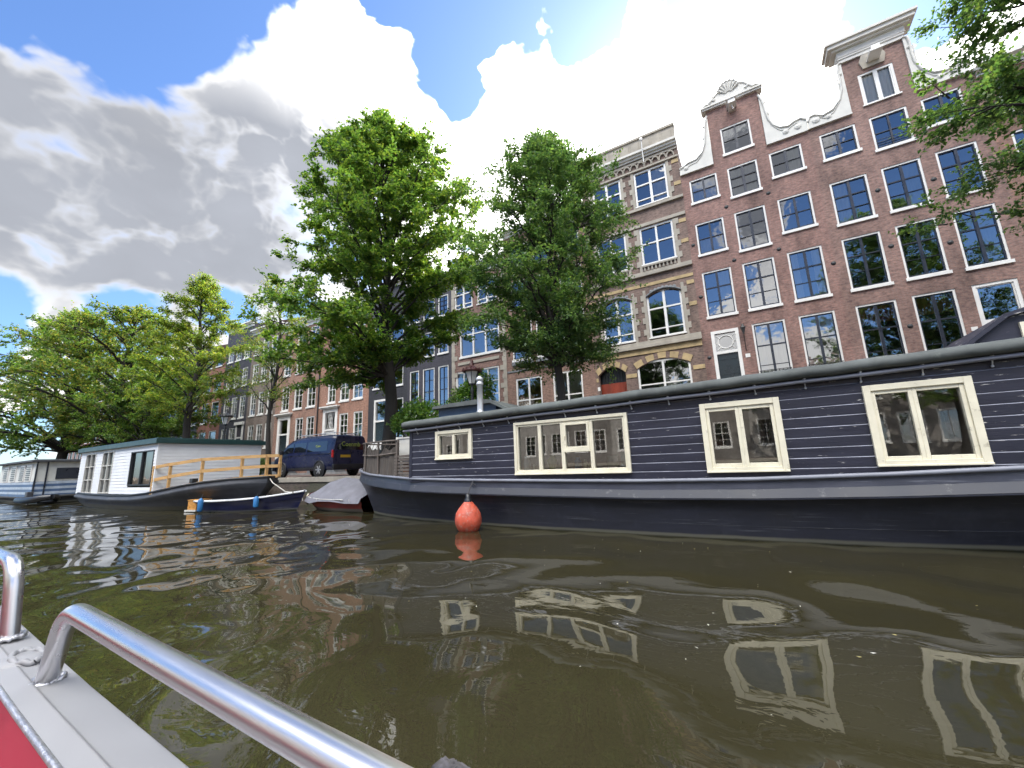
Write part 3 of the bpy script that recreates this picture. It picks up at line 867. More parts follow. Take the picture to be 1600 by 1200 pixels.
# ---- stone-banded neo-renaissance house
def house_banded():
    cR, cL = (-3.92,-2.12), (-6.45,-4.72)
    W = []
    for c in (cR, cL):
        W += [(*c,15.58,17.85,'cross','right' if c is cR else None),(*c,11.95,14.27,'cross3',None),(*c,7.68,10.4,'cross',None)]
    W += [(-4.78,-2.10,3.6,6.5,'cross3','half')]
    h = 18.9
    root = house('banded_house', -7.12, -1.42, h, MT['bS'], 'brown brick house banded with yellow sandstone, with arched lower window and red door', W,
                 doors=[(-6.95,-5.43,2.7,6.5)], ridge=1.2)
    # red door in its arch
    d = MB(); d.box(-6.95,-5.43,YF+.32,YF+.38,2.7,5.6); 
    for x in (-6.8,-6.15): d.box(x,x+.55,YF+.29,YF+.32,2.95,4.4); d.box(x,x+.55,YF+.29,YF+.32,4.55,5.35)
    d.build('door', MT['reddoor'], root)
    d = MB()
    for i in range(9): d.tube([(-6.85+.165*i,YF+.34,5.6),(-6.85+.165*i,YF+.34,6.5)], .015, 4)
    d.box(-6.95,-5.43,YF+.36,YF+.40,5.6,6.5)
    d.build('door_grille', MT['black'], root)
    def arch(b, x0, x1, z, rise, top, y0=-.03, y1=.16):
        n = 12
        pts = [(x0, top), (x1, top), (x1, z)]+[(x1+(x0-x1)*i/n, z+rise*(1-(2*i/n-1)**2)) for i in range(1, n)]+[(x0, z)]
        b.prism(pts, YF+y0, YF+y1)
    for x0, x1, z, rise, top in ((-6.95,-5.43,6.05,.42,6.53),(-4.78,-2.10,6.12,.42,6.55),(*cR,10.05,.28,10.42),(*cL,10.05,.28,10.42)):
        br = MB(); arch(br, x0, x1, z, rise, top); br.build('arch_spandrel', MT['bS'], root)
    def ring(x0, x1, z, rise, t):
        b = MB(); n = 14
        q = lambda j, k: (x0+(x1-x0)*j/n+(2*j/n-1)*k*.5, z+(rise)*(1-(2*j/n-1)**2)+k)
        for i in range(n):
            b.prism([q(i,.02), q(i+1,.02), q(i+1,t), q(i,t)], YF-.045 if i % 3 != 2 else YF-.02, YF+.05, 0 if i % 3 != 2 else 1)
        b.build('arch_stones', [MT['sandstone'], MT['bS']], root)
    ring(-6.95, -5.43, 6.05, .42, .32); ring(-4.78, -2.1, 6.12, .42, .34)
    for c in (cR, cL):
        for za, zb in ((15.55,18.0),(11.6,14.3),(7.6,10.5)):
            for sd_ in (0, 1):
                b = MB(); z = za; i = 0
                while z < zb-.1:
                    wq = .30 if i % 2 else .16
                    x0, x1 = (c[0]-wq, c[0]-.012) if sd_ == 0 else (c[1]+.012, c[1]+wq)
                    b.box(x0, x1, YF-.035, YF+.05, z, min(z+.33, zb)); z += .33; i += 1
                b.build('quoin', MT['stone'], root)
    for z in (3.4,4.6,5.7,9.1,10.3,12.7,13.9,16.2,17.6):
        band(root, -1.80 if z > 7 else -2.0, -1.44, .03, z, z+.22, 'sandstone', 'sandstone_block')
        band(root, -7.10, -6.78 if z > 7 else -6.98, .03, z, z+.22, 'sandstone', 'sandstone_block')
        if z < 6: band(root, -5.40, -4.82, .03, z, z+.22, 'sandstone', 'sandstone_block')
    band(root, -7.10,-1.44,.05,6.90,7.2,'sandstone','sandstone_band')
    band(root, -7.1,-1.44,.03,10.72,10.9,'sandstone','sandstone_band')
    band(root,-7.13,-1.41,.18,7.22,7.40); band(root,-7.12,-1.42,.08,7.40,7.60)
    band(root,-7.13,-1.41,.14,11.32,11.46); band(root,-7.12,-1.42,.06,11.46,11.6)
    band(root,-7.13,-1.41,.13,15.34,15.5)
    band(root,-7.12,-1.42,.08,14.31,14.5); band(root,-7.12,-1.42,.1,17.9,18.02)
    # balustrade below the second-floor windows
    for c in (cR, cL):
        b = MB()
        b.box(c[0], c[1], YF-.10, YF+.02, 11.86, 11.95)
        for i in range(9):
            b.lathe([(.04,0),(.07,.08),(.035,.18),(.06,.26)], (c[0]+.1+(c[1]-c[0]-.2)*i/8, YF-.04, 11.6), 8)
        b.build('balustrade', MT['stone'], root)
    # carved tympana over the first-floor windows
    for c in (cR, cL):
        b = MB()
        cx = (c[0]+c[1])/2
        b.tube([(c[0]+(c[1]-c[0])*i/16, YF-.06, 10.12+.3*(1-(2*i/16-1)**2)) for i in range(17)], .05, 6)
        for i in range(-3, 4):
            k = len(b.v); b.lathe([(0,-.05),(.07,-.04),(.11,0)], (0,0,0), 8)
            b.xform(lambda u, v_, w_, i=i: (cx+i*.2+u, YF-.03+w_, 10.36+.10*(3-abs(i))/3+v_), k)
        b.build('tympanum', MT['plinth'], root)
    # arcaded frieze and cornice, parapet
    f = MB()
    n = 13
    for i in range(n):
        x = -6.9+5.3*(i+.5)/n
        f.tube([(x+.16*math.cos(a), YF-.06, 18.22+.16*math.sin(a)) for a in [PI*j/8 for j in range(9)]], .05, 5)
        f.box(x-.21, x-.15, YF-.1, YF, 18.05, 18.22); f.box(x+.15, x+.21, YF-.1, YF, 18.05, 18.22)
    f.box(-7.1,-1.44,YF-.06,YF+.02,18.44,18.56)
    f.build('frieze', MT['stone'], root)
    cornice(root, -7.1, -1.44, 18.62, ((.12,.12),(.14,.22),(.14,.34)), 'grey_white')
    p = MB()
    p.box(-7.05,-1.44,YF+.02,YF+.3,18.9,20.0); p.box(-7.1,-1.42,YF-.05,YF+.35,20.0,20.14)
    for i in range(9):
        x = -6.95+5.4*i/9
        p.box(x+.06,x+.5,YF-.02,YF+.02,19.25,19.8)
    p.build('parapet', MT['stone'], root)
    fp = MB(); fp.tube([(-3.2,YF-.35,18.1),(-3.2,YF-.45,19.4)], .03, 6); fp.lathe([(.0,0),(.09,.05),(.09,.2),(0,.26)], (-3.2,YF-.46,19.4), 8); fp.tube([(-3.2,YF,18.3),(-3.2,YF-.37,18.3)], .02, 5); fp.build('flag_pole', MT['white'], root)
    n_ = MB(); n_.box(-7.06,-6.98+.06,YF-.02,YF-.002,5.2,5.42); n_.build('number_plate', MT['white'], root)
house_banded()

# ---- plain brick house behind the second tree
OC = MT['ochre_curtain']
root = house('brick_house', -13.02, -7.12, 17.0, MT['bT'], 'plain brown brick house with ochre curtains in one of two white cross windows', 
   [(-12.41,-10.57,3.4,6.63,'cross3','full',OC),(-9.82,-7.93,3.4,6.66,'cross3','full')]+
   [(a,b,z0,z1,st,cu) for a, b in ((-12.55,-11.1),(-10.8,-9.35),(-9.0,-7.55)) for z0, z1, st, cu in ((7.75,10.5,'simple','left'),(11.3,13.3,'simple',None),(14.0,15.9,'simple',None))], ridge=1.6)
for a, c in ((-12.6,-11.05),(-10.85,-9.3),(-9.05,-7.5)): band(root, a, c, .10, 7.5, 7.74, 'plinth', 'sill_block')
band(root, -13.0, -7.14, .04, 7.08, 7.2, 'plinth', 'sill_band')
cornice(root, -13.0, -7.14, 16.6, ((.16,.1),(.14,.26),(.12,.42)), 'white')

# ---- dusky red house with big white windows
root = house('brick_house', -17.6, -13.02, 15.3, MT['bU'], 'dusky red brick house with wide white windows and stone corner blocks',
   [(-15.5,-13.65,3.6,7.75,'white6',None),(-17.25,-15.9,3.6,7.75,'white6',None),(-16.85,-13.55,8.66,11.15,'wide','both'),(-15.28,-13.67,12.33,14.25,'cross',None),(-17.3,-15.7,12.33,14.25,'cross',None)], ridge=1.5)
cornice(root, -17.58, -13.04, 14.75, ((.3,.06),(.16,.16),(.16,.34),(.12,.44)))
for sd_ in (0, 1):
    b = MB()
    for i in range(20):
        z = 3.2+.6*i
        w_ = .5 if i % 2 else .33
        if sd_: b.box(-13.04-w_, -13.04, YF-.03, YF+.02, z, z+.32)
        else: b.box(-17.58, -17.58+w_, YF-.03, YF+.02, z, z+.32)
        w_ = .26
        if sd_: b.box(-13.04-w_, -13.04, YF-.02, YF+.02, z+.32, z+.6)
        else: b.box(-17.58, -17.58+w_, YF-.02, YF+.02, z+.32, z+.6)
    b.build('quoin', MT['stone'], root)
band(root,-17.0,-13.6,.05,8.2,8.4); band(root,-17.0,-13.6,.05,11.4,11.6)

# ---- black three-bay house, black taller house
root = house('black_house', -21.9, -17.6, 15.6, MT['bV'], 'charcoal painted narrow house with three small paned windows per floor beside the dusky red house',
   [(a,b,z0,z1,st,cu) for a, b in ((-21.64,-20.72),(-20.34,-19.2),(-18.85,-17.9)) for z0, z1, st, cu in ((9.3,11.25,'tall','full'),(4.9,8.46,'tall',None),(12.2,13.9,'tall',None))], ridge=2.0)
cornice(root, -21.88, -17.62, 15.2, ((.2,.1),(.14,.3)), 'grey_white')
root = house('black_house', -26.15, -21.9, 16.3, MT['bK'], 'black tarred brick house with tall white framed windows directly behind the big tree trunk',
   [(-23.75,-22.35,7.5,10.0,'simple',None),(-25.65,-24.35,7.5,10.0,'simple',None),(-23.75,-22.35,11.1,13.3,'simple',None),(-25.65,-24.35,11.1,13.3,'simple',None),(-23.4,-22.3,3.4,6.6,'simple',None)],
   doors=[(-25.45,-23.95,2.3,6.67)], ridge=2.0)
door(root, -25.45, -23.95, 2.3, 6.67, 4.9, surround=.16, panels=1)
cornice(root, -26.13, -21.92, 15.9, ((.2,.1),(.14,.3)), 'grey_white')
b = MB(); b.box(-26.0,-23.9,YF-.12,YF,2.75,3.35); b.build('plinth', MT['white'], root)

# ---- orange brick pair
root = house('brick_house', -32.6, -26.15, 15.7, MT['bW'], 'orange brick house with a latticed door light and white sashes behind the parked van',
   [(a,b,z0,z1,st,cu) for a, b in ((-31.42,-30.35),(-29.78,-28.55),(-28.12,-26.85)) for z0, z1, st, cu in ((6.95,9.2,'white6','half'),(10.25,12.3,'white6',None),(13.2,14.8,'white6',None))]+
   [(-29.72,-28.6,3.6,6.0,'white6',None),(-27.92,-26.8,3.6,6.0,'white6',None)], doors=[(-31.9,-29.95,2.3,6.56)], ridge=2.2)
door(root, -31.9, -29.95, 2.3, 6.56, 4.65, surround=.32, fan='diamond', dm='white')
b = MB(); b.box(-32.05,-29.8,YF-.2,YF,6.56,6.66); b.box(-32.15,-29.7,YF-.3,YF,6.66,6.76); b.build('door_hood', MT['white'], root)
cornice(root, -32.58, -26.17, 15.1, ((.3,.06),(.2,.18),(.2,.4),(.1,.5)))
b = MB(); b.tube([(-32.62,YF-.08,ZS),(-32.62,YF-.08,15.2)], .06, 6); b.build('drainpipe', MT['iron'], root)
root = house('brick_house', -39.4, -32.6, 15.4, MT['bX'], 'orange brick house with a tall white pillared doorway left of the van',
   [(a,b,z0,z1,st,cu) for a, b in ((-38.4,-37.2),(-36.4,-35.1),(-34.4,-33.15)) for z0, z1, st, cu in ((6.9,9.35,'white6','left'),(10.3,12.4,'white6',None),(13.2,14.7,'white6',None))]+
   [(-35.95,-34.8,3.6,6.15,'white6',None),(-34.3,-33.15,3.6,6.15,'white6',None)], doors=[(-38.75,-36.75,2.3,6.5)], ridge=2.2)
door(root, -38.75, -36.75, 2.3, 6.5, 4.7, surround=.36)
b = MB(); b.box(-38.95,-36.55,YF-.2,YF,6.5,6.62); b.box(-39.05,-36.45,YF-.32,YF,6.62,6.74); b.build('door_hood', MT['white'], root)
cornice(root, -39.38, -32.62, 14.9, ((.3,.06),(.2,.18),(.2,.4),(.1,.5)))

# ---- the houses running away to the left
def row_house(x0, x1, h, m, label, n, rows, style, corn='white', name='brick_house', doorway=None, y=None, flip=False):
    if flip:
        root = thing(name, label, 'house', (x1, -26.0, ZS), PI)
        w = x1-x0
        wins = []
    w = x1-x0
    bay = (w-.5)/n
    wins = []
    for z0, z1, st in rows:
        for i in range(n):
            a = x0+.25+bay*i+bay*.16; c = x0+.25+bay*(i+1)-bay*.16
            if doorway is not None and z0 < 4.5 and i == doorway: continue
            wins.append((a, c, z0, z1, st or style, WR.choice((None, None, 'left', 'both', 'half'))))
    if flip:
        house_shell(root, w, h-ZS, [(a-x0, c-x0, z0-ZS, z1-ZS) for a, c, z0, z1, *_ in wins], m, ridge=2)
        for a, c, z0, z1, st, cu in wins: add_window(root, a-x0, c-x0, z0-ZS, z1-ZS, st, cu)
        b = MB()
        b.box(0, w, -.3, .3, h-ZS-.05, h-ZS+.3)
        place('cornice', b.mesh('cornice', MT[corn]), root)
        return root
    root = house(name, x0, x1, h, m, label, wins, ridge=2.0)
    cornice(root, x0+.02, x1-.02, h-.4, ((.25,.06),(.15,.2),(.12,.38)), corn)
    if doorway is not None:
        a = x0+.25+bay*doorway+bay*.05; c = a+bay*.9
        b = MB(); b.box(a, a+.25, YF-.08, YF-.004, 2.2, 6.3); b.box(c-.25, c, YF-.08, YF-.004, 2.2, 6.3); b.box(a-.1, c+.1, YF-.2, YF-.004, 6.3, 6.6)
        b.box(a+.25, c-.25, YF-.05, YF-.003, 4.9, 5.05)
        b.build('door_surround', MT['white'], root)
        b = MB(); b.box(a+.25, c-.25, YF-.03, YF-.002, 2.2, 4.9); b.build('door_leaf', MT['greendoor'], root)
    return root
R3 = lambda st=None: [(3.6,6.1,st),(6.95,9.4,st),(10.4,12.5,st),(13.4,15.0,st)]
row_house(-44.6, -39.4, 16.2, MT['bG'], 'grey brown brick house with white paned windows behind the thin leafed tree', 3, R3('white6'), 'white6')
row_house(-50.0, -44.6, 17.4, MT['bV'], 'slate black house with a pale doorway above the green roofed houseboat', 3, R3('white6'), 'white6', name='black_house', doorway=2)
row_house(-55.2, -50.0, 15.0, MT['bR'], 'rust red narrow brick house between two dark houses', 2, R3('simple'), 'simple')
row_house(-60.4, -55.2, 16.6, MT['bK'], 'tarred dark house with paired tall white windows just right of the yellowish tree trunk', 3, R3('simple'), 'simple', name='black_house')
row_house(-65.9, -60.4, 16.0, MT['bV'], 'farthest black house with three narrow windows per floor left of the yellowish tree trunk', 3, R3('simple'), 'simple', name='black_house')
row_house(-71.2, -65.9, 15.2, MT['bG'], 'dull grey brown house bordering the farthest black house', 3, R3('simple'), 'simple')
row_house(-78.1, -71.2, 15.8, MT['bX'], 'pale orange distant house half hidden under the big left tree', 4, R3('white6'), 'white6')
row_house(-86.0, -78.1, 15.0, MT['bG'], 'distant brownish house seen below the big left tree crown', 4, R3('simple'), 'simple')
row_house(-94.0, -86.0, 16.0, MT['bR'], 'distant red house beyond the big left tree', 4, R3('simple'), 'simple')
row_house(-103.0, -94.0, 15.5, MT['bA'], 'last dark brick house at the far left end of the row', 4, R3('simple'), 'simple')
# opposite bank, seen in the boat's windows
OPP = [(-62,-55,12,'bP','grey brown house farthest along the opposite bank'),(-55,-48.5,13,'bO','pale house far along the opposite bank'),(-48.5,-43,11.5,'bP','narrow grey house far along the opposite bank'),(-43,-37,13,'bO','second sooty house on the opposite bank'),(-37,-31,12,'bP','pale house on the opposite bank'),(-31,-24.5,13,'bO','grey house on the opposite bank mirrored in the small boat window'),(-24.5,-18,11.5,'bP','sooty grey house on the opposite bank'),
       (-18,-11.5,13.5,'bO','grey plastered house on the opposite bank'),(-11.5,-5.5,12,'bP','sooty narrow fronted house on the opposite bank'),(-5.5,1,13,'bO','grey brown house on the opposite bank'),
       (1,7.5,11.5,'bP','plain grey house on the opposite bank'),(7.5,14,13,'bO','dusky house on the opposite bank'),(14,21,12,'bP','pale plastered house at the right end on the opposite bank')]
for x0, x1, h, m, lab in OPP:
    row_house(x0, x1, h, MT[m], lab, 3, [(2.0,4.4,'white6'),(5.4,7.8,'white6'),(8.6,10.4,'white6')], 'white6', flip=True)
# ------------------------------------------------------------------ boats
def hull_loft(b, st, cy, prof, m=0, band=None):
    """st: stations (x_top, x_wl, hw_top, hw_wl, z_top). prof: list of (f, out, z or None); f 0 = deck edge, 1 = waterline."""
    for sgn in (-1, 1):
        rows = []
        for xt, xw, ht, hw, zt in st:
            r = []
            for f, out, dz in prof:
                z = zt*(1-f) + dz
                h = ht + (hw-ht)*f + out*min(1, max(ht, .0)*1.2)
                if ht < .02: h = 0
                r.append((xt+(xw-xt)*f, cy+sgn*h, z))
            rows.append(r)
        b.grid(rows, m, True, flip=(sgn > 0))

def wl_paint(name, base, rough, wlc=(.17,.165,.13), metal=0, scr=(.22,.23,.26), zl=.055):
    """Hull paint: scuffed, with a pale slime line at the water."""
    m, t, p = newmat(name)
    v = wpos(t)
    n1 = noise(t, wpos(t, .5, .5, 2.0), 2.2, 6, .6)
    k = mixc(t, 1, base, ramp(t, n1, [(.3,(.7,.72,.75)),(.7,(1.4,1.38,1.35))]), 'MULTIPLY')
    n2 = noise(t, wpos(t, .35, .35, 7.0), 2.4, 9, .72)
    k = mixc(t, ramp(t, n2, [(.58,(0,0,0)),(.70,(.5,.5,.5))]), k, scr)
    n3 = noise(t, wpos(t, 2, 2, .5), 1.2, 5, .65)
    k = mixc(t, ramp(t, n3, [(.55,(0,0,0)),(.8,(.5,.5,.5))]), k, tuple(min(1, c*1.9+.02) for c in base))
    s = nd(t, 'ShaderNodeSeparateXYZ'); lk(t, v, s.inputs[0])
    zz = mth(t, 'ADD', s.outputs[2], mth(t, 'MULTIPLY', mth(t, 'SUBTRACT', n1, .5), .05))
    wl = nd(t, 'ShaderNodeMapRange', interpolation_type='SMOOTHSTEP'); lk(t, zz, wl.inputs[0])
    wl.inputs[1].default_value = zl+.03; wl.inputs[2].default_value = zl-.005
    k = mixc(t, wl.outputs[0], k, wlc)
    w2 = nd(t, 'ShaderNodeMapRange', interpolation_type='SMOOTHSTEP'); lk(t, zz, w2.inputs[0])
    w2.inputs[1].default_value = .03; w2.inputs[2].default_value = .0
    k = mixc(t, w2.outputs[0], k, (.03,.032,.02))
    lk(t, k, p.inputs['Base Color'])
    lk(t, mth(t, 'MULTIPLY_ADD', n1, .35, c=rough-.15), p.inputs['Roughness'])
    bm = nd(t, 'ShaderNodeBump', inp={'Strength': .25, 'Distance': .02}); lk(t, noise(t, v, 2.5, 4), bm.inputs['Height']); lk(t, bm.outputs[0], p.inputs['Normal'])
    return m

def plank_paint(name, base, worn=(.62,.60,.58), thr=.70, rough=.5):
    m, t, p = newmat(name)
    n1 = noise(t, wpos(t, .6, .6, 3), 2.0, 6, .6)
    k = mixc(t, 1, base, ramp(t, n1, [(.3,(.72,.72,.75)),(.7,(1.35,1.33,1.3))]), 'MULTIPLY')
    n2 = noise(t, wpos(t, 1.0, 1.0, 9.0), 3.2, 10, .68)
    k = mixc(t, ramp(t, n2, [(thr,(0,0,0)),(thr+.035,(.8,.8,.8))]), k, worn)
    lk(t, k, p.inputs['Base Color'])
    lk(t, mth(t, 'MULTIPLY_ADD', n1, .4, c=rough-.2), p.inputs['Roughness'])
    bm = nd(t, 'ShaderNodeBump', inp={'Strength': .35, 'Distance': .006}); lk(t, noise(t, wpos(t, .6, .6, 12), 6, 5), bm.inputs['Height']); lk(t, bm.outputs[0], p.inputs['Normal'])
    return m

MT['hull'] = wl_paint('navy_hull_paint', (.034,.037,.055), .42)
MT['planks'] = plank_paint('navy_plank_paint', (.0145,.0155,.030), thr=.63)
MT['plank_edge'] = mat('pale_plank_edge', (.25,.26,.31), .6, var=.5, vscale=3, dirt=((.55,.55,.54), .66), stretch=(1,1,4))  # board ledges, much paler than the board faces
MT['rubstrip'] = mat('greyblue_rubbing_strake', (.024,.027,.038), .5, var=.25, vscale=2, dirt=((.13,.13,.13), .58))
MT['felt'] = mat('roof_felt', (.085,.095,.092), .75, var=.5, vscale=1.4, bump=1.0, bscale=5, dirt=((.15,.17,.15), .6))
MT['pipe'] = mat('grey_pipe', (.20,.21,.25), .4, .0, var=.15)
MT['galv'] = mat('galvanised_steel', (.52,.53,.55), .35, .7, var=.15)
MT['driftwood'] = mat('weathered_wood', (.115,.095,.082), .85, var=.4, vscale=5, stretch=(1,1,.3), bump=.4)
MT['tarp_brown'] = mat('brown_sacking', (.085,.072,.062), .95, var=.4, vscale=5, stretch=(3,3,.5), bump=.6, bscale=20)
MT['deck'] = mat('deck_paint', (.10,.10,.10), .8, var=.3)
MT['teal'] = mat('teal_blue_paint', (.02,.05,.10), .45, var=.2)
MT['inside'] = mat('cabin_interior', (.34,.31,.28), .8, var=.4)

# ---- the long dark houseboat
HB = thing('houseboat', 'long dark navy planked houseboat with four cream windows filling the right of the canal', 'houseboat', (-2, 9.35, 0))
CY = 9.35
st = []
for xt, xw, ht, hw, zt in ((-11.12,-10.6,.0,.0,1.36),(-11.04,-10.52,.22,.14,1.34),(-10.7,-10.2,.56,.38,1.30),(-10.2,-9.75,.86,.60,1.25),(-9.5,-9.15,1.18,.84,1.18),
    (-8.5,-8.3,1.54,1.06,1.13),(-7.35,-7.3,1.80,1.24,1.07),(-6.2,-6.2,1.87,1.40,1.035),(-5,-5,1.90,1.52,1.01),(-3.4,-3.4,1.90,1.57,.985),(-1.7,-1.7,1.90,1.60,.965),(0,0,1.90,1.57,.975),
    (1.6,1.6,1.90,1.46,1.02),(3,3,1.88,1.26,1.08),(4.6,4.5,1.80,1.0,1.15),(6.2,6.0,1.55,.7,1.24),(7.4,7.1,1.0,.35,1.32),(8.0,7.6,.0,.0,1.36)):
    st.append((xt, xw, ht, hw, zt))
b = MB()
hull_loft(b, st, CY, [(0,.0,.03),(0,.0,-.16),(0,.055,-.30),(.0,.05,-.315),(0,-.01,-.33),(.45,.03,-.07),(.75,.025,-.03),(1,0,0),(1.0,-.12,-.5)])
hull_o = b.build('hull', MT['hull'], HB)
b = MB()   # welded plate seam low on the side
b.tube([(xt+(xw-xt)*.72, CY-(ht+(hw-ht)*.72+.021), zt*.28-.034) for xt, xw, ht, hw, zt in st[4:-4]], .007, 5)
b.build('plate_seam', MT['rubstrip'], HB)
b = MB()   # deck
rows = [[(xt, CY-ht, zt), (xt, CY, zt+.02), (xt, CY+ht, zt)] for xt, xw, ht, hw, zt in st]
b.grid(rows, 0, False); b.build('deck', MT['deck'], HB)
b = MB()   # half round gunwale pipe and the wide strake below it
for sg in (-1, 1):
    b.tube([(xt-.02, CY+sg*(ht+.012), zt) for xt, xw, ht, hw, zt in st], .034, 8)
b.build('gunwale', MT['pipe'], HB)
b = MB()
for sg in (-1, 1):
    rows = []
    for xt, xw, ht, hw, zt in st[1:-1]:
        q = min(1, ht*1.2)
        h0, h1 = ht+.004*q, ht+.062*q
        rows.append([(xt, CY+sg*(h0-.02), zt-.14), (xt, CY+sg*h0, zt-.155), (xt, CY+sg*h1, zt-.285), (xt, CY+sg*(h1-.06), zt-.31)])
    b.grid(rows, 0, False, flip=(sg > 0))
b.build('rubbing_strake', MT['rubstrip'], HB)

# cabin of lapped boards; board steps are real ledges
CX0, CX1, YC = -7.35, 7.2, 7.52
WINS = [(-6.50,-5.43,1.49,2.165),(-4.32,-1.90,1.105,2.20),(-.665,.475,1.08,2.22),(1.49,2.60,1.12,2.26)]
RS = .0185                 # the roof line rises towards the stern
cab, edge = MB(), MB()
z = .98
while z < 2.45:
    z1 = z+.15
    cuts = sorted((a+.05, c+0-.05) for a, c, e, f in WINS if e+.04 < z1 and f-.04 > z)
    x = CX0
    for a, c in cuts+[(CX1, None)]:
        cab.face([(x,YC,z),(a,YC,z),(a,YC-.004,z1-.017),(x,YC-.004,z1-.017)])
        edge.face([(x,YC-.004,z1-.017),(a,YC-.004,z1-.017),(a,YC+.016,z1),(x,YC+.016,z1)])
        cab.face([(x,YC+.016,z1),(a,YC+.016,z1),(a,YC,z1+.002),(x,YC,z1+.002)])
        if c is None: break
        e, f = next((w[2]+.04, w[3]-.04) for w in WINS if abs(w[0]+.05-a) < 1e-6)
        if z < e: cab.face([(a,YC,z),(c,YC,z),(c,YC-.001,e),(a,YC-.001,e)])
        if z1 > f:
            cab.face([(a,YC-.001,f),(c,YC-.001,f),(c,YC-.004,max(z1-.017,f)),(a,YC-.004,max(z1-.017,f))])
            edge.face([(a,YC-.004,z1-.017),(c,YC-.004,z1-.017),(c,YC+.016,z1),(a,YC+.016,z1)])
        x = c
    # bow end wall
    cab.face([(CX0,CY+1.78,z),(CX0,YC,z),(CX0-.004,YC,z1-.017),(CX0-.004,CY+1.78,z1-.017)])
    edge.face([(CX0-.004,CY+1.78,z1-.017),(CX0-.004,YC,z1-.017),(CX0+.016,YC,z1),(CX0+.016,CY+1.78,z1)])
    z = z1
for x in (CX0+.03,):
    cab.box(CX0-.02, CX0+.07, YC-.012, YC+.08, .98, 2.42)
cab.face([(CX0,CY+1.78,.98),(CX1,CY+1.78,.98),(CX1,CY+1.78,2.5),(CX0,CY+1.78,2.5)][::-1])
cab.face([(CX1,YC,.98),(CX1,CY+1.78,.98),(CX1,CY+1.78,2.5),(CX1,YC,2.5)])
cab.build('cabin', MT['planks'], HB)
edge.build('board_edges', MT['plank_edge'], HB)
b = MB(); b.box(CX0+.1, CX1-.1, YC+.62, YC+.66, .9, 2.5)
b.face([(CX0+.1,YC+.06,.98),(CX1-.1,YC+.06,.98),(CX1-.1,YC+.62,.98),(CX0+.1,YC+.62,.98)])
b.face([(CX0+.1,YC+.06,2.46),(CX1-.1,YC+.06,2.46),(CX1-.1,YC+.62,2.46),(CX0+.1,YC+.62,2.46)])
b.build('lining', MT['inside'], HB)
# roof: rolled felt edge and a low camber
prof = [(-1.90,2.36),(-1.985,2.37),(-2.03,2.42),(-2.02,2.49),(-1.95,2.535),(-1.75,2.56),(-1.2,2.66),(-.5,2.74),(0,2.76),(.5,2.74),(1.2,2.66),(1.8,2.55),(2.0,2.46),(1.9,2.36)]
b = MB()
rr = random.Random(4)
xs = [CX0-.12+.28*i for i in range(int((CX1-CX0+.3)/.28)+1)]
rows = []
for i, x in enumerate(xs):
    j = rr.uniform(-.008,.008)
    rows.append([(x, CY+u+rr.uniform(-.004,.004), w-.0+RS*(x+4.0)*(1 if w < 9 else 1)+j) for u, w in prof])
b.grid(rows, 0, True)
b.face(rows[0]); b.face(rows[-1][::-1])
b.build('roof', MT['felt'], HB)
# rain pipe with brackets
b = MB()
pz = lambda x: 2.24+.0205*(x+7.36)
b.tube([(x, 7.43, pz(x)+.004*math.sin(x*3)) for x in np.arange(-7.5, 7.3, .36)], .031, 8)
b.build('rain_pipe', MT['pipe'], HB)
x = -7.1
while x < 7:
    br = MB()
    br.tube([(x, 7.43, pz(x)), (x+.02, 7.44, pz(x)+.045)], .022, 6)
    br.tube([(x+.01, 7.43, pz(x)), (x+.02, 7.50, pz(x)-.085)], .010, 5)
    br.lathe([(0,.02),(.017,.01),(.017,-.012),(0,-.02)], (x+.02, 7.50, pz(x)-.09), 8)
    br.build('pipe_bracket', MT['galv'], HB)
    x += .66
b = MB()
b.prism([(CX0-.02,2.30),(CX1,2.55),(CX1,2.70),(CX0-.02,2.45)], YC-.035, YC+.03); b.build('eave_shade', MT['black'], HB)  # black strip put in for the shade between roof edge and rain pipe

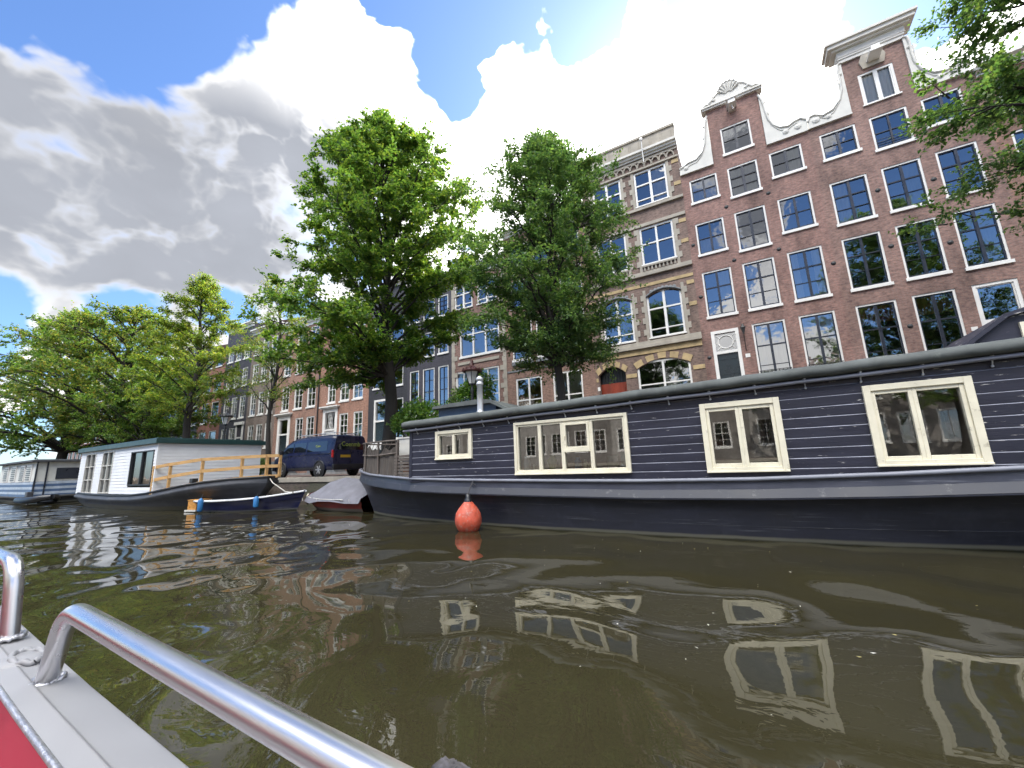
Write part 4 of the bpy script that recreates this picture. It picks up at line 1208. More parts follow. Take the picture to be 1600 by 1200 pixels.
def boat_window(x0, x1, z0, z1, vsplit, extra=None, mt='cream', y=YC, parent=HB, outer=.075, inner=.06, sub=True):
    """Wooden boat window: outer board frame, inner step, casements between the mullions."""
    b = MB()
    yo = y-.055
    f = outer
    b.box(x0, x0+f, yo, y+.06, z0, z1); b.box(x1-f, x1, yo, y+.06, z0, z1)
    b.box(x0+f, x1-f, yo, y+.06, z1-f, z1); b.box(x0+f, x1-f, yo, y+.06, z0, z0+f)
    b.box(x0-.0, x1+.0, yo-.018, yo, z0-.0, z0+.028)
    yi = y-.032
    a0, a1, c0, c1 = x0+f, x1-f, z0+f, z1-f
    edges = [a0]+[a0+(a1-a0)*v for v in vsplit]+[a1]
    panes = []
    for i in range(len(edges)-1):
        l, r_ = edges[i], edges[i+1]
        k = inner
        b.box(l, l+k*.6, yi, y+.05, c0, c1); b.box(r_-k*.6, r_, yi, y+.05, c0, c1)
        b.box(l+k*.6, r_-k*.6, yi+.002, y+.05, c0, c0+k*.7); b.box(l+k*.6, r_-k*.6, yi+.002, y+.05, c1-k*.7, c1)
        panes.append((l, r_))
        if extra and i in extra:
            zt = c0+(c1-c0)*extra[i]
            b.box(l+k*.6, r_-k*.6, yi-.02, y+.05, zt-.03, zt+.03)
            w = .045
            b.box(l+k*.6, l+k*.6+w, yi-.014, y+.03, zt+.03, c1-k*.7); b.box(r_-k*.6-w, r_-k*.6, yi-.014, y+.03, zt+.03, c1-k*.7)
            b.box(l+k*.6+w, r_-k*.6-w, yi-.014, y+.03, zt+.03, zt+.03+w); b.box(l+k*.6+w, r_-k*.6-w, yi-.014, y+.03, c1-k*.7-w, c1-k*.7)
            b.box(l+.055, l+.07, yi-.05, yi-.014, zt+.22, zt+.30)
    o = b.build('window', MT[mt], parent, bevel=.006)
    p = MB()
    for l, r_ in panes:
        e = WR.uniform(-.003, .003); g = WR.uniform(-.004, .004)
        p.face([(l+.02,y+.02+e,c0),(r_-.02,y+.02-e,c0),(r_-.02,y+.02-e+g,c1),(l+.02,y+.02+e+g,c1)])
    a = np.array(p.v)-np.array(parent.location); p.v = [tuple(q) for q in a]
    place('pane', p.mesh('pane', MT['boat_pane']), o)
    return o
boat_window(*WINS[0], [.5])
boat_window(*WINS[1], [.235,.455,.715], extra={2: .40}, outer=.06)
boat_window(*WINS[2], [.5], outer=.085, inner=.085)
boat_window(*WINS[3], [.46], outer=.085, inner=.075)
# chimney
b = MB()
b.lathe([(.11,0),(.085,.06),(.078,.10),(.078,.74),(.095,.75),(.095,.80),(.078,.81),(.078,.86),(.10,.87),(.10,.93),(.03,.99)], (-5.95, 8.6, 2.66), 16)
b.build('chimney', mat('bright_zinc', (.55,.56,.57), .35, .55, var=.12), HB)
# raised blue cabin on the far side of the roof
b = MB(); b.box(-8.2,-6.1,9.6,10.9,1.3,3.10); b.build('deckhouse', MT['teal'], HB)
b = MB(); b.prism([(-8.34,3.08),(-8.34,3.15),(-7.6,3.19),(-6.55,3.21),(-6.2,3.15),(-5.6,2.84),(-5.6,2.76),(-6.2,3.06)], 9.45, 11.0); b.build('deckhouse_roof', MT['felt'], HB, bevel=.03)
# wheelhouse hood at the right
b = MB()
b.prism([(3.0,2.70),(3.1,2.88),(3.5,3.19),(3.72,3.24),(6.5,3.3),(6.5,2.7)], 8.6, 10.4); b.build('wheelhouse', MT['planks'], HB)
b = MB(); b.box(3.60,5.2,8.56,8.6,2.80,3.10); b.build('wheelhouse_panel', MT['cream'], HB)
b = MB(); b.prism([(2.92,2.74),(3.05,2.92),(3.47,3.25),(3.70,3.31),(6.6,3.37),(6.6,3.31),(3.72,3.25),(3.5,3.20),(3.1,2.89),(2.98,2.70)], 8.52, 10.45); b.build('wheelhouse_roof', MT['planks'], HB, bevel=.015)
# bow railing with sacking, and a slatted gate
def edge_pt(f, inset=.06):
    pts = [(xt, CY-max(ht-inset, 0), zt) for xt, xw, ht, hw, zt in st[:8]][::-1]
    L = [0]
    for i in range(1, len(pts)): L.append(L[-1]+math.dist(pts[i], pts[i-1]))
    d = f*L[-1]
    for i in range(1, len(pts)):
        if d <= L[i]+1e-9:
            q = (d-L[i-1])/(L[i]-L[i-1]); return tuple(pts[i-1][k]*(1-q)+pts[i][k]*q for k in range(3))
fa = .34
rl = MB()
tops = []
for i in range(13):
    f = fa+(1-fa)*i/12
    x, y, zz = edge_pt(f)
    tops.append((x, y, 2.06+.09*(i/12)))
rl.tube(tops, .026, 6); rl.tube([(x, y, zz-.33-.06*math.sin(i/12*3.1)) for i, (x, y, zz) in enumerate(tops)], .02, 6)
mirror = [(x, 2*CY-y, zz) for x, y, zz in tops]
rl.tube(mirror, .026, 6)
for i in (0, 4, 8, 12):
    x, y, zz = tops[i]; e = edge_pt(fa+(1-fa)*i/12)
    rl.tube([(x, y, e[2]), (x, y, zz)], .03, 6)
    rl.tube([(x, 2*CY-y, e[2]), (x, 2*CY-y, zz)], .03, 6)
for q in range(0, 12):
    x, y, zz = tops[q]; rl.tube([(x,y,zz-.02),(tops[q+1][0],tops[q+1][1],zz-.3)], .008, 4)
rl.build('bow_railing', MT['driftwood'], HB)
sk = MB()
rows = []
for k in range(9):
    zf = k/8
    r_ = []
    for i in range(37):
        f = fa+(1-fa)*i/36*.93
        x, y, zz = edge_pt(f)
        q = .03*math.sin(i*1.3+k*.4)+.02*math.sin(i*2.9)
        sag = .06*math.sin(i*.9)+.05*math.sin(i*.37)
        r_.append((x+q*.4, y-.012-q*.9*(1-zf*.5)+.05, zz+.0+zf*(.70+sag)))
    rows.append(r_)
sk.grid(rows, 0, True); sk.build('bow_sacking', MT['tarp_brown'], HB)
g = MB()
for i in range(7): g.bar((-8.1, 7.72, 1.12+.085*i), (-7.4, 7.6, 1.12+.085*i), .02, .06)
g.bar((-7.98,7.69,1.05),(-7.98,7.69,2.0),.05,.05); g.build('slatted_gate', MT['driftwood'], HB)
# pots and boxes on the foredeck
for n, (x, y, z0, r0, h, c, lab) in enumerate(((-8.3,8.7,1.13,.16,.30,(.55,.52,.46),'pale round flower pot on the foredeck of the dark houseboat'),(-7.8,8.4,1.13,.13,.26,(.5,.5,.48),'small grey flower pot beside the slatted gate'),(-8.8,8.9,1.15,.19,.34,(.28,.13,.08),'terracotta tub against the bow railing'))):
    b = MB(); b.lathe([(r0*.7,0),(r0,h),(r0*1.08,h),(r0*1.08,h-.04)], (x,y,z0), 16); b.lathe([(0,h-.03),(r0,h-.03)], (x,y,z0), 16)
    tag(b.build('flower_pot', mat('pot_glaze', c, .6)), lab, 'flower pot', 'pots on the foredeck')
b = MB(); b.box(-8.35,-7.55,8.1,8.6,1.6,2.12); b.box(-8.37,-7.53,8.08,8.62,2.12,2.16)
for x in (-8.3,-7.65): b.box(x,x+.05,8.12,8.17,1.1,1.6); b.box(x,x+.05,8.5,8.55,1.1,1.6)
tag(b.build('deck_locker', MT['grey_white']), 'pale boxy locker on legs standing on the foredeck beside the navy cabin', 'locker')
# ornaments on the sill of the long window
ORN = (((-4.12,7.66,1.19),[(.05,0),(.075,.06),(.08,.16),(.05,.24),(.06,.30)],(.45,.62,.72),'pale blue vase at the left end of the long window sill'),
  ((-3.98,7.70,1.19),[(.02,0),(.02,.06),(.03,.1),(.0,.13)],(.7,.7,.66),'tiny white figurine next to the pale blue vase'),
  ((-3.55,7.68,1.19),[(.05,0),(.09,.1),(.11,.2),(.02,.3)],(.35,.42,.12),'leafy green potted plant on the long window sill'),
  ((-3.30,7.68,1.19),[(.06,0),(.08,.1),(.05,.2),(.06,.24)],(.55,.3,.25),'pinkish jar beside the leafy potted plant'),
  ((-2.98,7.66,1.19),[(.055,0),(.07,.05),(.07,.16),(.04,.2),(.05,.23)],(.12,.32,.62),'blue jug under the opened casement of the long window'),
  ((-2.82,7.66,1.19),[(.05,0),(.06,.06),(.03,.14),(.025,.19)],(.72,.72,.5),'cream bottle right of the blue jug'),
  ((-2.70,7.67,1.19),[(.05,0),(.07,.07),(.03,.16),(.03,.2)],(.7,.66,.42),'yellowish carafe under the casement'),
  ((-2.3,7.72,1.19),[(.09,0),(.11,.1),(.09,.2),(.1,.24)],(.5,.52,.5),'grey round pot behind the right pane of the long window'),
  ((-2.08,7.72,1.19),[(.06,0),(.06,.3)],(.2,.3,.28),'dark green canister in the right corner of the long window'))
for c, pr, k, lab in ORN:
    b = MB(); b.lathe(pr, c, 14, caps=True)
    tag(b.build('ornament', mat('glaze', k, .3)), lab, 'ornament', 'ornaments on the boat window sill')

# ---- orange mooring buoy hanging at the side
B = thing('buoy_fender', 'faded orange pear shaped buoy hanging against the navy hull at the waterline', 'fender', (-5.36, 7.22, 0))
b = MB(); b.lathe([(0,-.12),(.12,-.10),(.22,-.02),(.275,.10),(.285,.2),(.26,.32),(.20,.42),(.13,.50),(.075,.56)], (-5.36,7.22,.03), 24)
b.build('float', mat('faded_orange_vinyl', (.50,.085,.045), .55, var=.35, vscale=6, dirt=((.42,.24,.19), .54)), B)
b = MB(); b.lathe([(.085,.55),(.075,.60),(.05,.63),(.055,.70),(.0,.72)], (-5.36,7.22,.03), 14); b.build('neck', MT['black'], B)
b = MB(); b.tube([(-5.36,7.22,.74),(-5.37,7.3,.84),(-5.38,7.40,.95),(-5.38,7.48,1.05)], .014, 6); b.tube([(-5.44,7.42,.93),(-5.36,7.40,.95),(-5.30,7.42,.91)], .012, 5)
b.build('line', mat('dark_rope', (.05,.05,.055), .9), B)

# ---- white houseboat with the green roof edge
WB = thing('houseboat', 'white clapboard houseboat with dark green roof edge and new timber railing', 'houseboat', (-25, 9.0, 0))
WY = 8.98
st = [(xt, xw, ht, hw, zt) for xt, xw, ht, hw, zt in ((-31.6,-31.0,.0,.0,.86),(-31.4,-30.8,.9,.5,.82),(-30.9,-30.4,1.5,1.1,.75),(-30,-29.7,1.95,1.65,.68),(-28,-28,2.08,1.86,.62),(-25,-25,2.1,1.9,.58),(-22.5,-22.5,2.1,1.88,.60),
     (-21,-21,2.08,1.8,.68),(-20,-20.1,1.95,1.55,.80),(-19,-19.3,1.7,1.2,.94),(-18,-18.5,1.35,.8,1.06),(-17.1,-17.8,.9,.4,1.13),(-16.5,-17.3,.4,.12,1.15),(-16.25,-17.1,.0,.0,1.16))]
b = MB(); hull_loft(b, st, WY, [(0,.0,.02),(0,.0,-.09),(0,.05,-.13),(0,.05,-.2),(.15,-.02,-.19),(.55,.02,-.09),(1,0,0),(1,-.1,-.5)])
MT['barge'] = wl_paint('barge_hull', (.050,.053,.062), .55, wlc=(.07,.065,.045), zl=.16)
b.build('hull', MT['barge'], WB)
b = MB(); b.grid([[(xt, WY-ht, zt),(xt,WY+ht,zt)] for xt,xw,ht,hw,zt in st], 0, False); b.build('deck', MT['deck'], WB)
b = MB()
for sg in (-1,1): b.tube([(xt, WY+sg*ht, zt+.02) for xt,xw,ht,hw,zt in st], .045, 6)
b.build('gunwale', MT['iron'], WB)
X0, X1, Y0, Y1, ZB, ZT = -29.75, -20.6, 6.97, 10.98, .66, 2.66
WWIN = [(-28.92,-27.55,.67,2.56),(-26.62,-25.25,.67,2.56),(-23.2,-20.88,1.0,2.42)]
b = MB()
wallm = mat('white_clapboard', (.74,.75,.77), .5, var=.06, vscale=1.5)
z = ZB
while z < ZT-.01:
    z1 = min(z+.135, ZT)
    cuts = sorted((a, c) for a, c, e, f in WWIN if e < z1-.05 and f > z+.05)
    x = X0
    for a, c in cuts+[(X1, None)]:
        b.face([(x,Y0-.014,z),(a,Y0-.014,z),(a,Y0,z1),(x,Y0,z1)]); b.face([(x,Y0,z),(a,Y0,z),(a,Y0-.014,z),(x,Y0-.014,z)])
        if c is None: break
        x = c
    b.face([(X1+.014,Y0,z),(X1+.014,Y1,z),(X1,Y1,z1),(X1,Y0,z1)]); b.face([(X1,Y0,z),(X1,Y1,z),(X1+.014,Y1,z),(X1+.014,Y0,z)])
    z = z1
b.face([(X0,Y1,ZB),(X0,Y0,ZB),(X0,Y0,ZT),(X0,Y1,ZT)]); b.face([(X1,Y1,ZB),(X0,Y1,ZB),(X0,Y1,ZT),(X1,Y1,ZT)])
b.box(X1-.06,X1+.02,Y0-.02,Y0+.06,ZB,ZT)
b.build('cabin', wallm, WB)
b = MB(); b.box(X0+.1,X1-.1,Y0+.8,Y0+.84,ZB,ZT); b.build('lining', mat('pale_interior', (.25,.25,.25), .8), WB)
b = MB(); b.box(X0-.12,X1+.14,Y0-.14,Y1+.12,ZT,ZT+.19); b.box(X0-.05,X1+.06,Y0-.06,Y1+.05,ZT+.19,ZT+.23)
b.build('roof', mat('dark_green_trim', (.012,.045,.045), .4, var=.2), WB, bevel=.01)
for a, c, e, f in WWIN:
    b = MB(); t_ = .05
    m3 = c-a > 2
    b.box(a,a+t_,Y0-.03,Y0+.08,e,f); b.box(c-t_,c,Y0-.03,Y0+.08,e,f); b.box(a+t_,c-t_,Y0-.03,Y0+.08,e,e+t_); b.box(a+t_,c-t_,Y0-.03,Y0+.08,f-t_,f)
    b.box((a+c)/2-.03,(a+c)/2+.03,Y0-.02,Y0+.08,e+t_,f-t_)
    if not m3:
        for q in (.33,.66): b.box(a+t_,c-t_,Y0-.01,Y0+.06,e+(f-e)*q-.02,e+(f-e)*q+.02)
    o = b.build('window', MT['iron'] if m3 else MT['grey_white'], WB)
    p = MB(); p.face([(a,Y0+.05,e),(c,Y0+.05,e),(c,Y0+.05,f),(a,Y0+.05,f)]); p.v = [tuple(q) for q in np.array(p.v)-np.array(WB.location)]
    place('pane', p.mesh('pane', MT['pane']), o)
    if m3:
        p = MB(); p.grid([[(a+(c-a)*i/40, Y0+.2+.03*math.sin(i*1.5), zz) for i in range(41)] for zz in (e, f)], 0, True); p.v = [tuple(q) for q in np.array(p.v)-np.array(WB.location)]
        place('curtain', p.mesh('curtain', MT['curtain']), o)
# timber railing along the bow gunwale
RB = MB()
timber = mat('new_timber', (.50,.30,.12), .6, var=.2, vscale=4, stretch=(1,1,3))
rp = [(-20.75,6.98,.66),(-19.9,7.2,.80),(-18.6,7.75,1.0),(-17.45,8.62,1.12),(-16.75,9.2,1.16),(-16.45,9.55,1.16)]
hts = [1.06,1.02,.96,.88,.86,.86]
tp = [(x,y,z+h) for (x,y,z),h in zip(rp,hts)]
for i in range(len(rp)):
    RB.bar(rp[i], tp[i], .09, .09, upv=(0,1,0))
for i in range(len(rp)-1):
    for k in (.04,.5,.97):
        a = Vector(rp[i]).lerp(Vector(tp[i]), k); c = Vector(rp[i+1]).lerp(Vector(tp[i+1]), k)
        RB.bar(a+Vector((0,-.045,0)), c+Vector((0,-.055,0)), .035, .12)
RB.build('timber_railing', timber, WB)
b = MB(); b.box(-18.95,-18.7,7.5,7.7,1.05,1.22); tag(b.build('deck_box', MT['black'], bevel=.02), 'small black box on the deck edge inside the timber railing', 'box')

# ---- blue sloop with a timber box at its stern
def sloop():
    S = thing('sloop', 'dark blue open sloop with a pale gunwale moored under the white houseboat', 'boat', (-18.0, 7.45, 0), R(15))
    stt = [(0,.05,.62,.5,.40),(.3,.3,.72,.58,.39),(1.2,1.2,.82,.68,.40),(2.2,2.2,.82,.66,.43),(3.0,2.9,.70,.48,.48),(3.7,3.5,.42,.22,.56),(4.15,3.9,.10,.03,.62),(4.3,4.0,0,0,.65)]
    b = MB(); hull_loft(b, stt, .55, [(0,.03,.02),(0,.03,-.06),(.1,-.0,-.05),(.5,.04,-.03),(1,0,0),(1,-.15,-.35)])
    b.face([(0,-.07,.40),(0,1.17,.40),(.05,1.05,0),(.05,.05,0)])
    b.build('hull', wl_paint('blue_sloop_paint', (.007,.010,.05), .3, wlc=(.10,.10,.10), zl=.05), S, off=(0,0,0))
    b = MB(); b.grid([[(xt,.55-ht*.9,zt-.2),(xt,.55+ht*.9,zt-.2)] for xt,xw,ht,hw,zt in stt], 0, False); b.build('floor', MT['deck'], S, off=(0,0,0))
    b = MB()
    for sg in (-1,1): b.grid([[(xt,.55+sg*(ht+.05),zt+.03),(xt,.55+sg*max(ht-.07,0),zt+.045)] for xt,xw,ht,hw,zt in stt], 0, False); b.tube([(xt,.55+sg*(ht+.04),zt) for xt,xw,ht,hw,zt in stt], .035, 6)
    b.build('gunwale', mat('pale_gunwale', (.6,.61,.62), .4), S, off=(0,0,0))
    b = MB(); b.bar((.6,0,.36),(.6,1.1,.36),.3,.04); b.bar((2.4,0,.4),(2.4,1.1,.4),.3,.04); b.build('thwart', MT['driftwood'], S, off=(0,0,0))
    b = MB(); b.box(-.42,.12,-.12,1.2,.03,.09); b.build('swim_platform', MT['grey_white'], S, off=(0,0,0))
    f0 = thing('boat_fender', 'bright blue sausage fender hanging on the sloop near the timber box', 'fender', (0,0,0), 0, 'blue fenders on the sloop')
    def fend(root, h):
        b = MB(); b.lathe([(0,0),(.07,.02),(.085,.07),(.085,h-.06),(.06,h-.01),(.02,h+.03)], (0,0,0), 12); b.build('tube', mat('blue_fender_vinyl', (.03,.17,.42), .4), root, off=(0,0,0))
        b = MB(); b.tube([(0,0,h+.02),(0,.05,h+.16)], .01, 5); b.build('line', MT['iron'], root, off=(0,0,0))
    fend(f0, .46)
    Mw = Matrix.Translation((-18.0,7.45,0)) @ Matrix.Rotation(R(15), 4, 'Z')
    f0.location = Mw @ Vector((.72,-.42,.04))
    f1 = copy_tree(f0); f1.location = Mw @ Vector((3.02,-.26,.16)); f1.scale = (1,1,.8); f1['label'] = 'shorter blue fender hanging nearer the bow of the sloop'
    bx = thing('timber_box', 'square honey coloured timber box on the stern platform of the sloop', 'box', Mw @ Vector((-.3,-.1,.09)), R(15))
    b = MB()
    for i in range(2): b.box(.0,.42,.0,.55,.0+.17*i,.165+.17*i)
    b.box(-.02,.44,-.02,.57,.335,.36)
    for x in (.08,.25): b.tube([(x,-.006,.1),(x+.05,-.006,.12),(x,-.006,.2)], .012, 5)
    b.build('body', mat('honey_timber', (.52,.25,.06), .55, var=.25, vscale=6), bx, off=(0,0,0), bevel=.008)
sloop()

# ---- tarpaulin covered red boat
TBt = thing('covered_boat', 'red boat covered with a grey tarpaulin, squeezed between sloop and dark bow', 'boat', (-12.55, 9.75, 0), R(-4))
stt = [(-1.9,-1.5,.0,.0,.58),(-1.75,-1.4,.35,.15,.55),(-1.3,-1.1,.66,.45,.5),(-.5,-.4,.85,.7,.45),(.5,.5,.88,.75,.43),(1.3,1.3,.82,.7,.43),(1.8,1.8,.7,.6,.45)]
b = MB(); hull_loft(b, stt, 0, [(0,.02,.0),(0,.04,-.08),(.2,.01,-.06),(.6,.05,-.02),(1,0,0),(1,-.2,-.4)])
b.build('hull', wl_paint('red_boat_paint', (.19,.025,.018), .4, wlc=(.12,.1,.08), scr=(.55,.3,.2), zl=.1), TBt, off=(0,0,0))
b = MB()
rows = []
hh = [.56,.62,.74,.98,1.08,1.0,.86,.72]
xs_ = [-1.92,-1.75,-1.35,-.7,-.1,.6,1.3,1.84]
hw_ = [.02,.40,.72,.90,.95,.94,.88,.76]
for x, h, w in zip(xs_, hh, hw_):
    r_ = []
    for j in range(21):
        u = -1+2*j/20
        zz = .40+(h-.40)*(1-abs(u)**1.35)+.022*math.sin(9*u+3*x)*(1-u*u)
        if abs(u) > .93: zz -= .10+.05*math.sin(x*7)
        r_.append((x+.02*math.sin(7*u), u*(w+.06), zz))
    rows.append(r_)
b.grid(rows, 0, True); b.build('tarpaulin', mat('grey_tarpaulin', (.15,.15,.175), .7, var=.25, vscale=2.5, bump=.5, bscale=7), TBt, off=(0,0,0))
b = MB()
for x in (-1.2,-.3,.7,1.5): b.tube([(x+.01*j, -(.93-.02*abs(x))-.03, .42-.06*j+.01*j*j) for j in range(4)], .01, 4)
b.tube([(-1.7,-.45,.5),(-1.0,-.82,.44),(0,-.98,.40),(1.2,-.95,.40)], .014, 5); b.build('lashing', MT['grey_white'], TBt, off=(0,0,0))
b = MB(); b.lathe([(0,0),(.06,.03),(.07,.1),(.07,.34),(.03,.4)], (-14.45,9.55,.12), 12); tag(b.build('boat_fender', mat('cream_fender', (.6,.55,.4), .5)), 'cream coloured fender at the tip of the covered red boat', 'fender')
b = MB(); b.tube([(-16.3,9.1,1.12),(-15.9,9.0,.95),(-15.3,8.9,.80),(-14.7,8.8,.64),(-14.1,8.75,.62)], .02, 6)
tag(b.build('mooring_line', mat('pale_rope', (.45,.43,.38), .9)), 'pale slack mooring line from the white houseboat bow to the sloop', 'rope')

# ---- leftmost houseboat
LB = thing('houseboat', 'low blue and white houseboat at the left edge with louvred windows', 'houseboat', (-43, 8.9, 0))
b = MB()
st = [(-49.2,-49.0,1.7,1.5,.40),(-47,-47,1.95,1.75,.38),(-42,-42,1.95,1.8,.36),(-38.6,-38.7,1.9,1.7,.36),(-37.2,-37.4,1.6,1.2,.42),(-36.4,-36.8,0,0,.48)]
hull_loft(b, st, 8.9, [(0,.02,.02),(0,.04,-.08),(.3,0,0),(1,0,0),(1,-.1,-.4)])
b.grid([[(xt,8.9-ht,zt),(xt,8.9+ht,zt)] for xt,xw,ht,hw,zt in st], 0, False)
b.build('hull', wl_paint('grey_pontoon', (.07,.07,.068), .7, wlc=(.2,.19,.15), zl=.12), LB)
b = MB(); m2 = MB()
b.box(-47.6,-38.6,7.1,10.7,1.3,2.5,skip='')
for i in range(6): m2.box(-47.62,-38.58,7.08-.004*(i%2),10.72,.36+.155*i,.36+.155*i+.15,m=i%2)
b.build('cabin', mat('chalk_white', (.62,.62,.58), .6, var=.1), LB)
m2.build('striped_boarding', [mat('mid_blue_board', (.07,.12,.22), .5), mat('pale_blue_board', (.38,.44,.52), .5)], LB)
b = MB(); b.box(-47.9,-38.3,6.85,10.9,2.5,2.62); b.box(-47,-39.5,7.2,10.4,2.62,2.7); b.build('roof', MT['slate'], LB, bevel=.02)
b = MB(); b.box(-38.6,-38.54,8.0,9.6,1.42,2.12); o = b.build('end_window', MT['sash'], LB)
b = MB()
for y in (7.1,7.55,10.3,10.66): b.box(-38.6,-38.53,y,y+.07,.36,2.5)
b.build('corner_post', MT['sash'], LB)
for a in (-46.3,-44.2,-42.0,-40.4):
    b = MB(); b.box(a,a+1.15,7.04,7.1,1.32,2.36)
    o = b.build('window', MT['white'], LB)
    p = MB()
    for i in range(7): p.box(a+.12,a+1.03,7.02,7.035,1.40+.13*i,1.40+.13*i+.07)
    p.v = [tuple(q) for q in np.array(p.v)-np.array(LB.location)]
    place('louvre', p.mesh('louvre', MT['sash']), o)
DG = thing('dinghy', 'small black dinghy with outboard motor between the left houseboat and the white one', 'dinghy', (-36.0, 7.0, 0), R(8))
b = MB()
for sg in (-1,1): b.tube([(-1.3,.45*sg,.28),(-.4,.5*sg,.26),(.6,.45*sg,.3),(1.1,.25*sg,.38),(1.3,0,.42)], [.17,.19,.19,.18,.15], 10)
b.box(-1.1,.9,-.4,.4,.08,.16); b.build('tubes', MT['black'], DG, off=(0,0,0))
b = MB(); b.box(-1.55,-1.25,-.14,.14,.4,.72); b.box(-1.46,-1.36,-.05,.05,-.2,.4); b.build('outboard_motor', mat('motor_grey', (.06,.06,.07), .4), DG, off=(0,0,0), bevel=.04)
# ------------------------------------------------------------------ van
def text_mesh(name, s, size, m, extr=.002):
    cu = bpy.data.curves.new(name, 'FONT'); cu.body = s; cu.size = size; cu.extrude = extr
    cu.align_x = 'CENTER'; cu.align_y = 'CENTER'
    o = bpy.data.objects.new(name, cu); col.objects.link(o)
    dg = bpy.context.evaluated_depsgraph_get()
    me = bpy.data.meshes.new_from_object(o.evaluated_get(dg))
    bpy.data.objects.remove(o); bpy.data.curves.remove(cu)
    me.name = name; me.materials.clear(); me.materials.append(m)
    return me

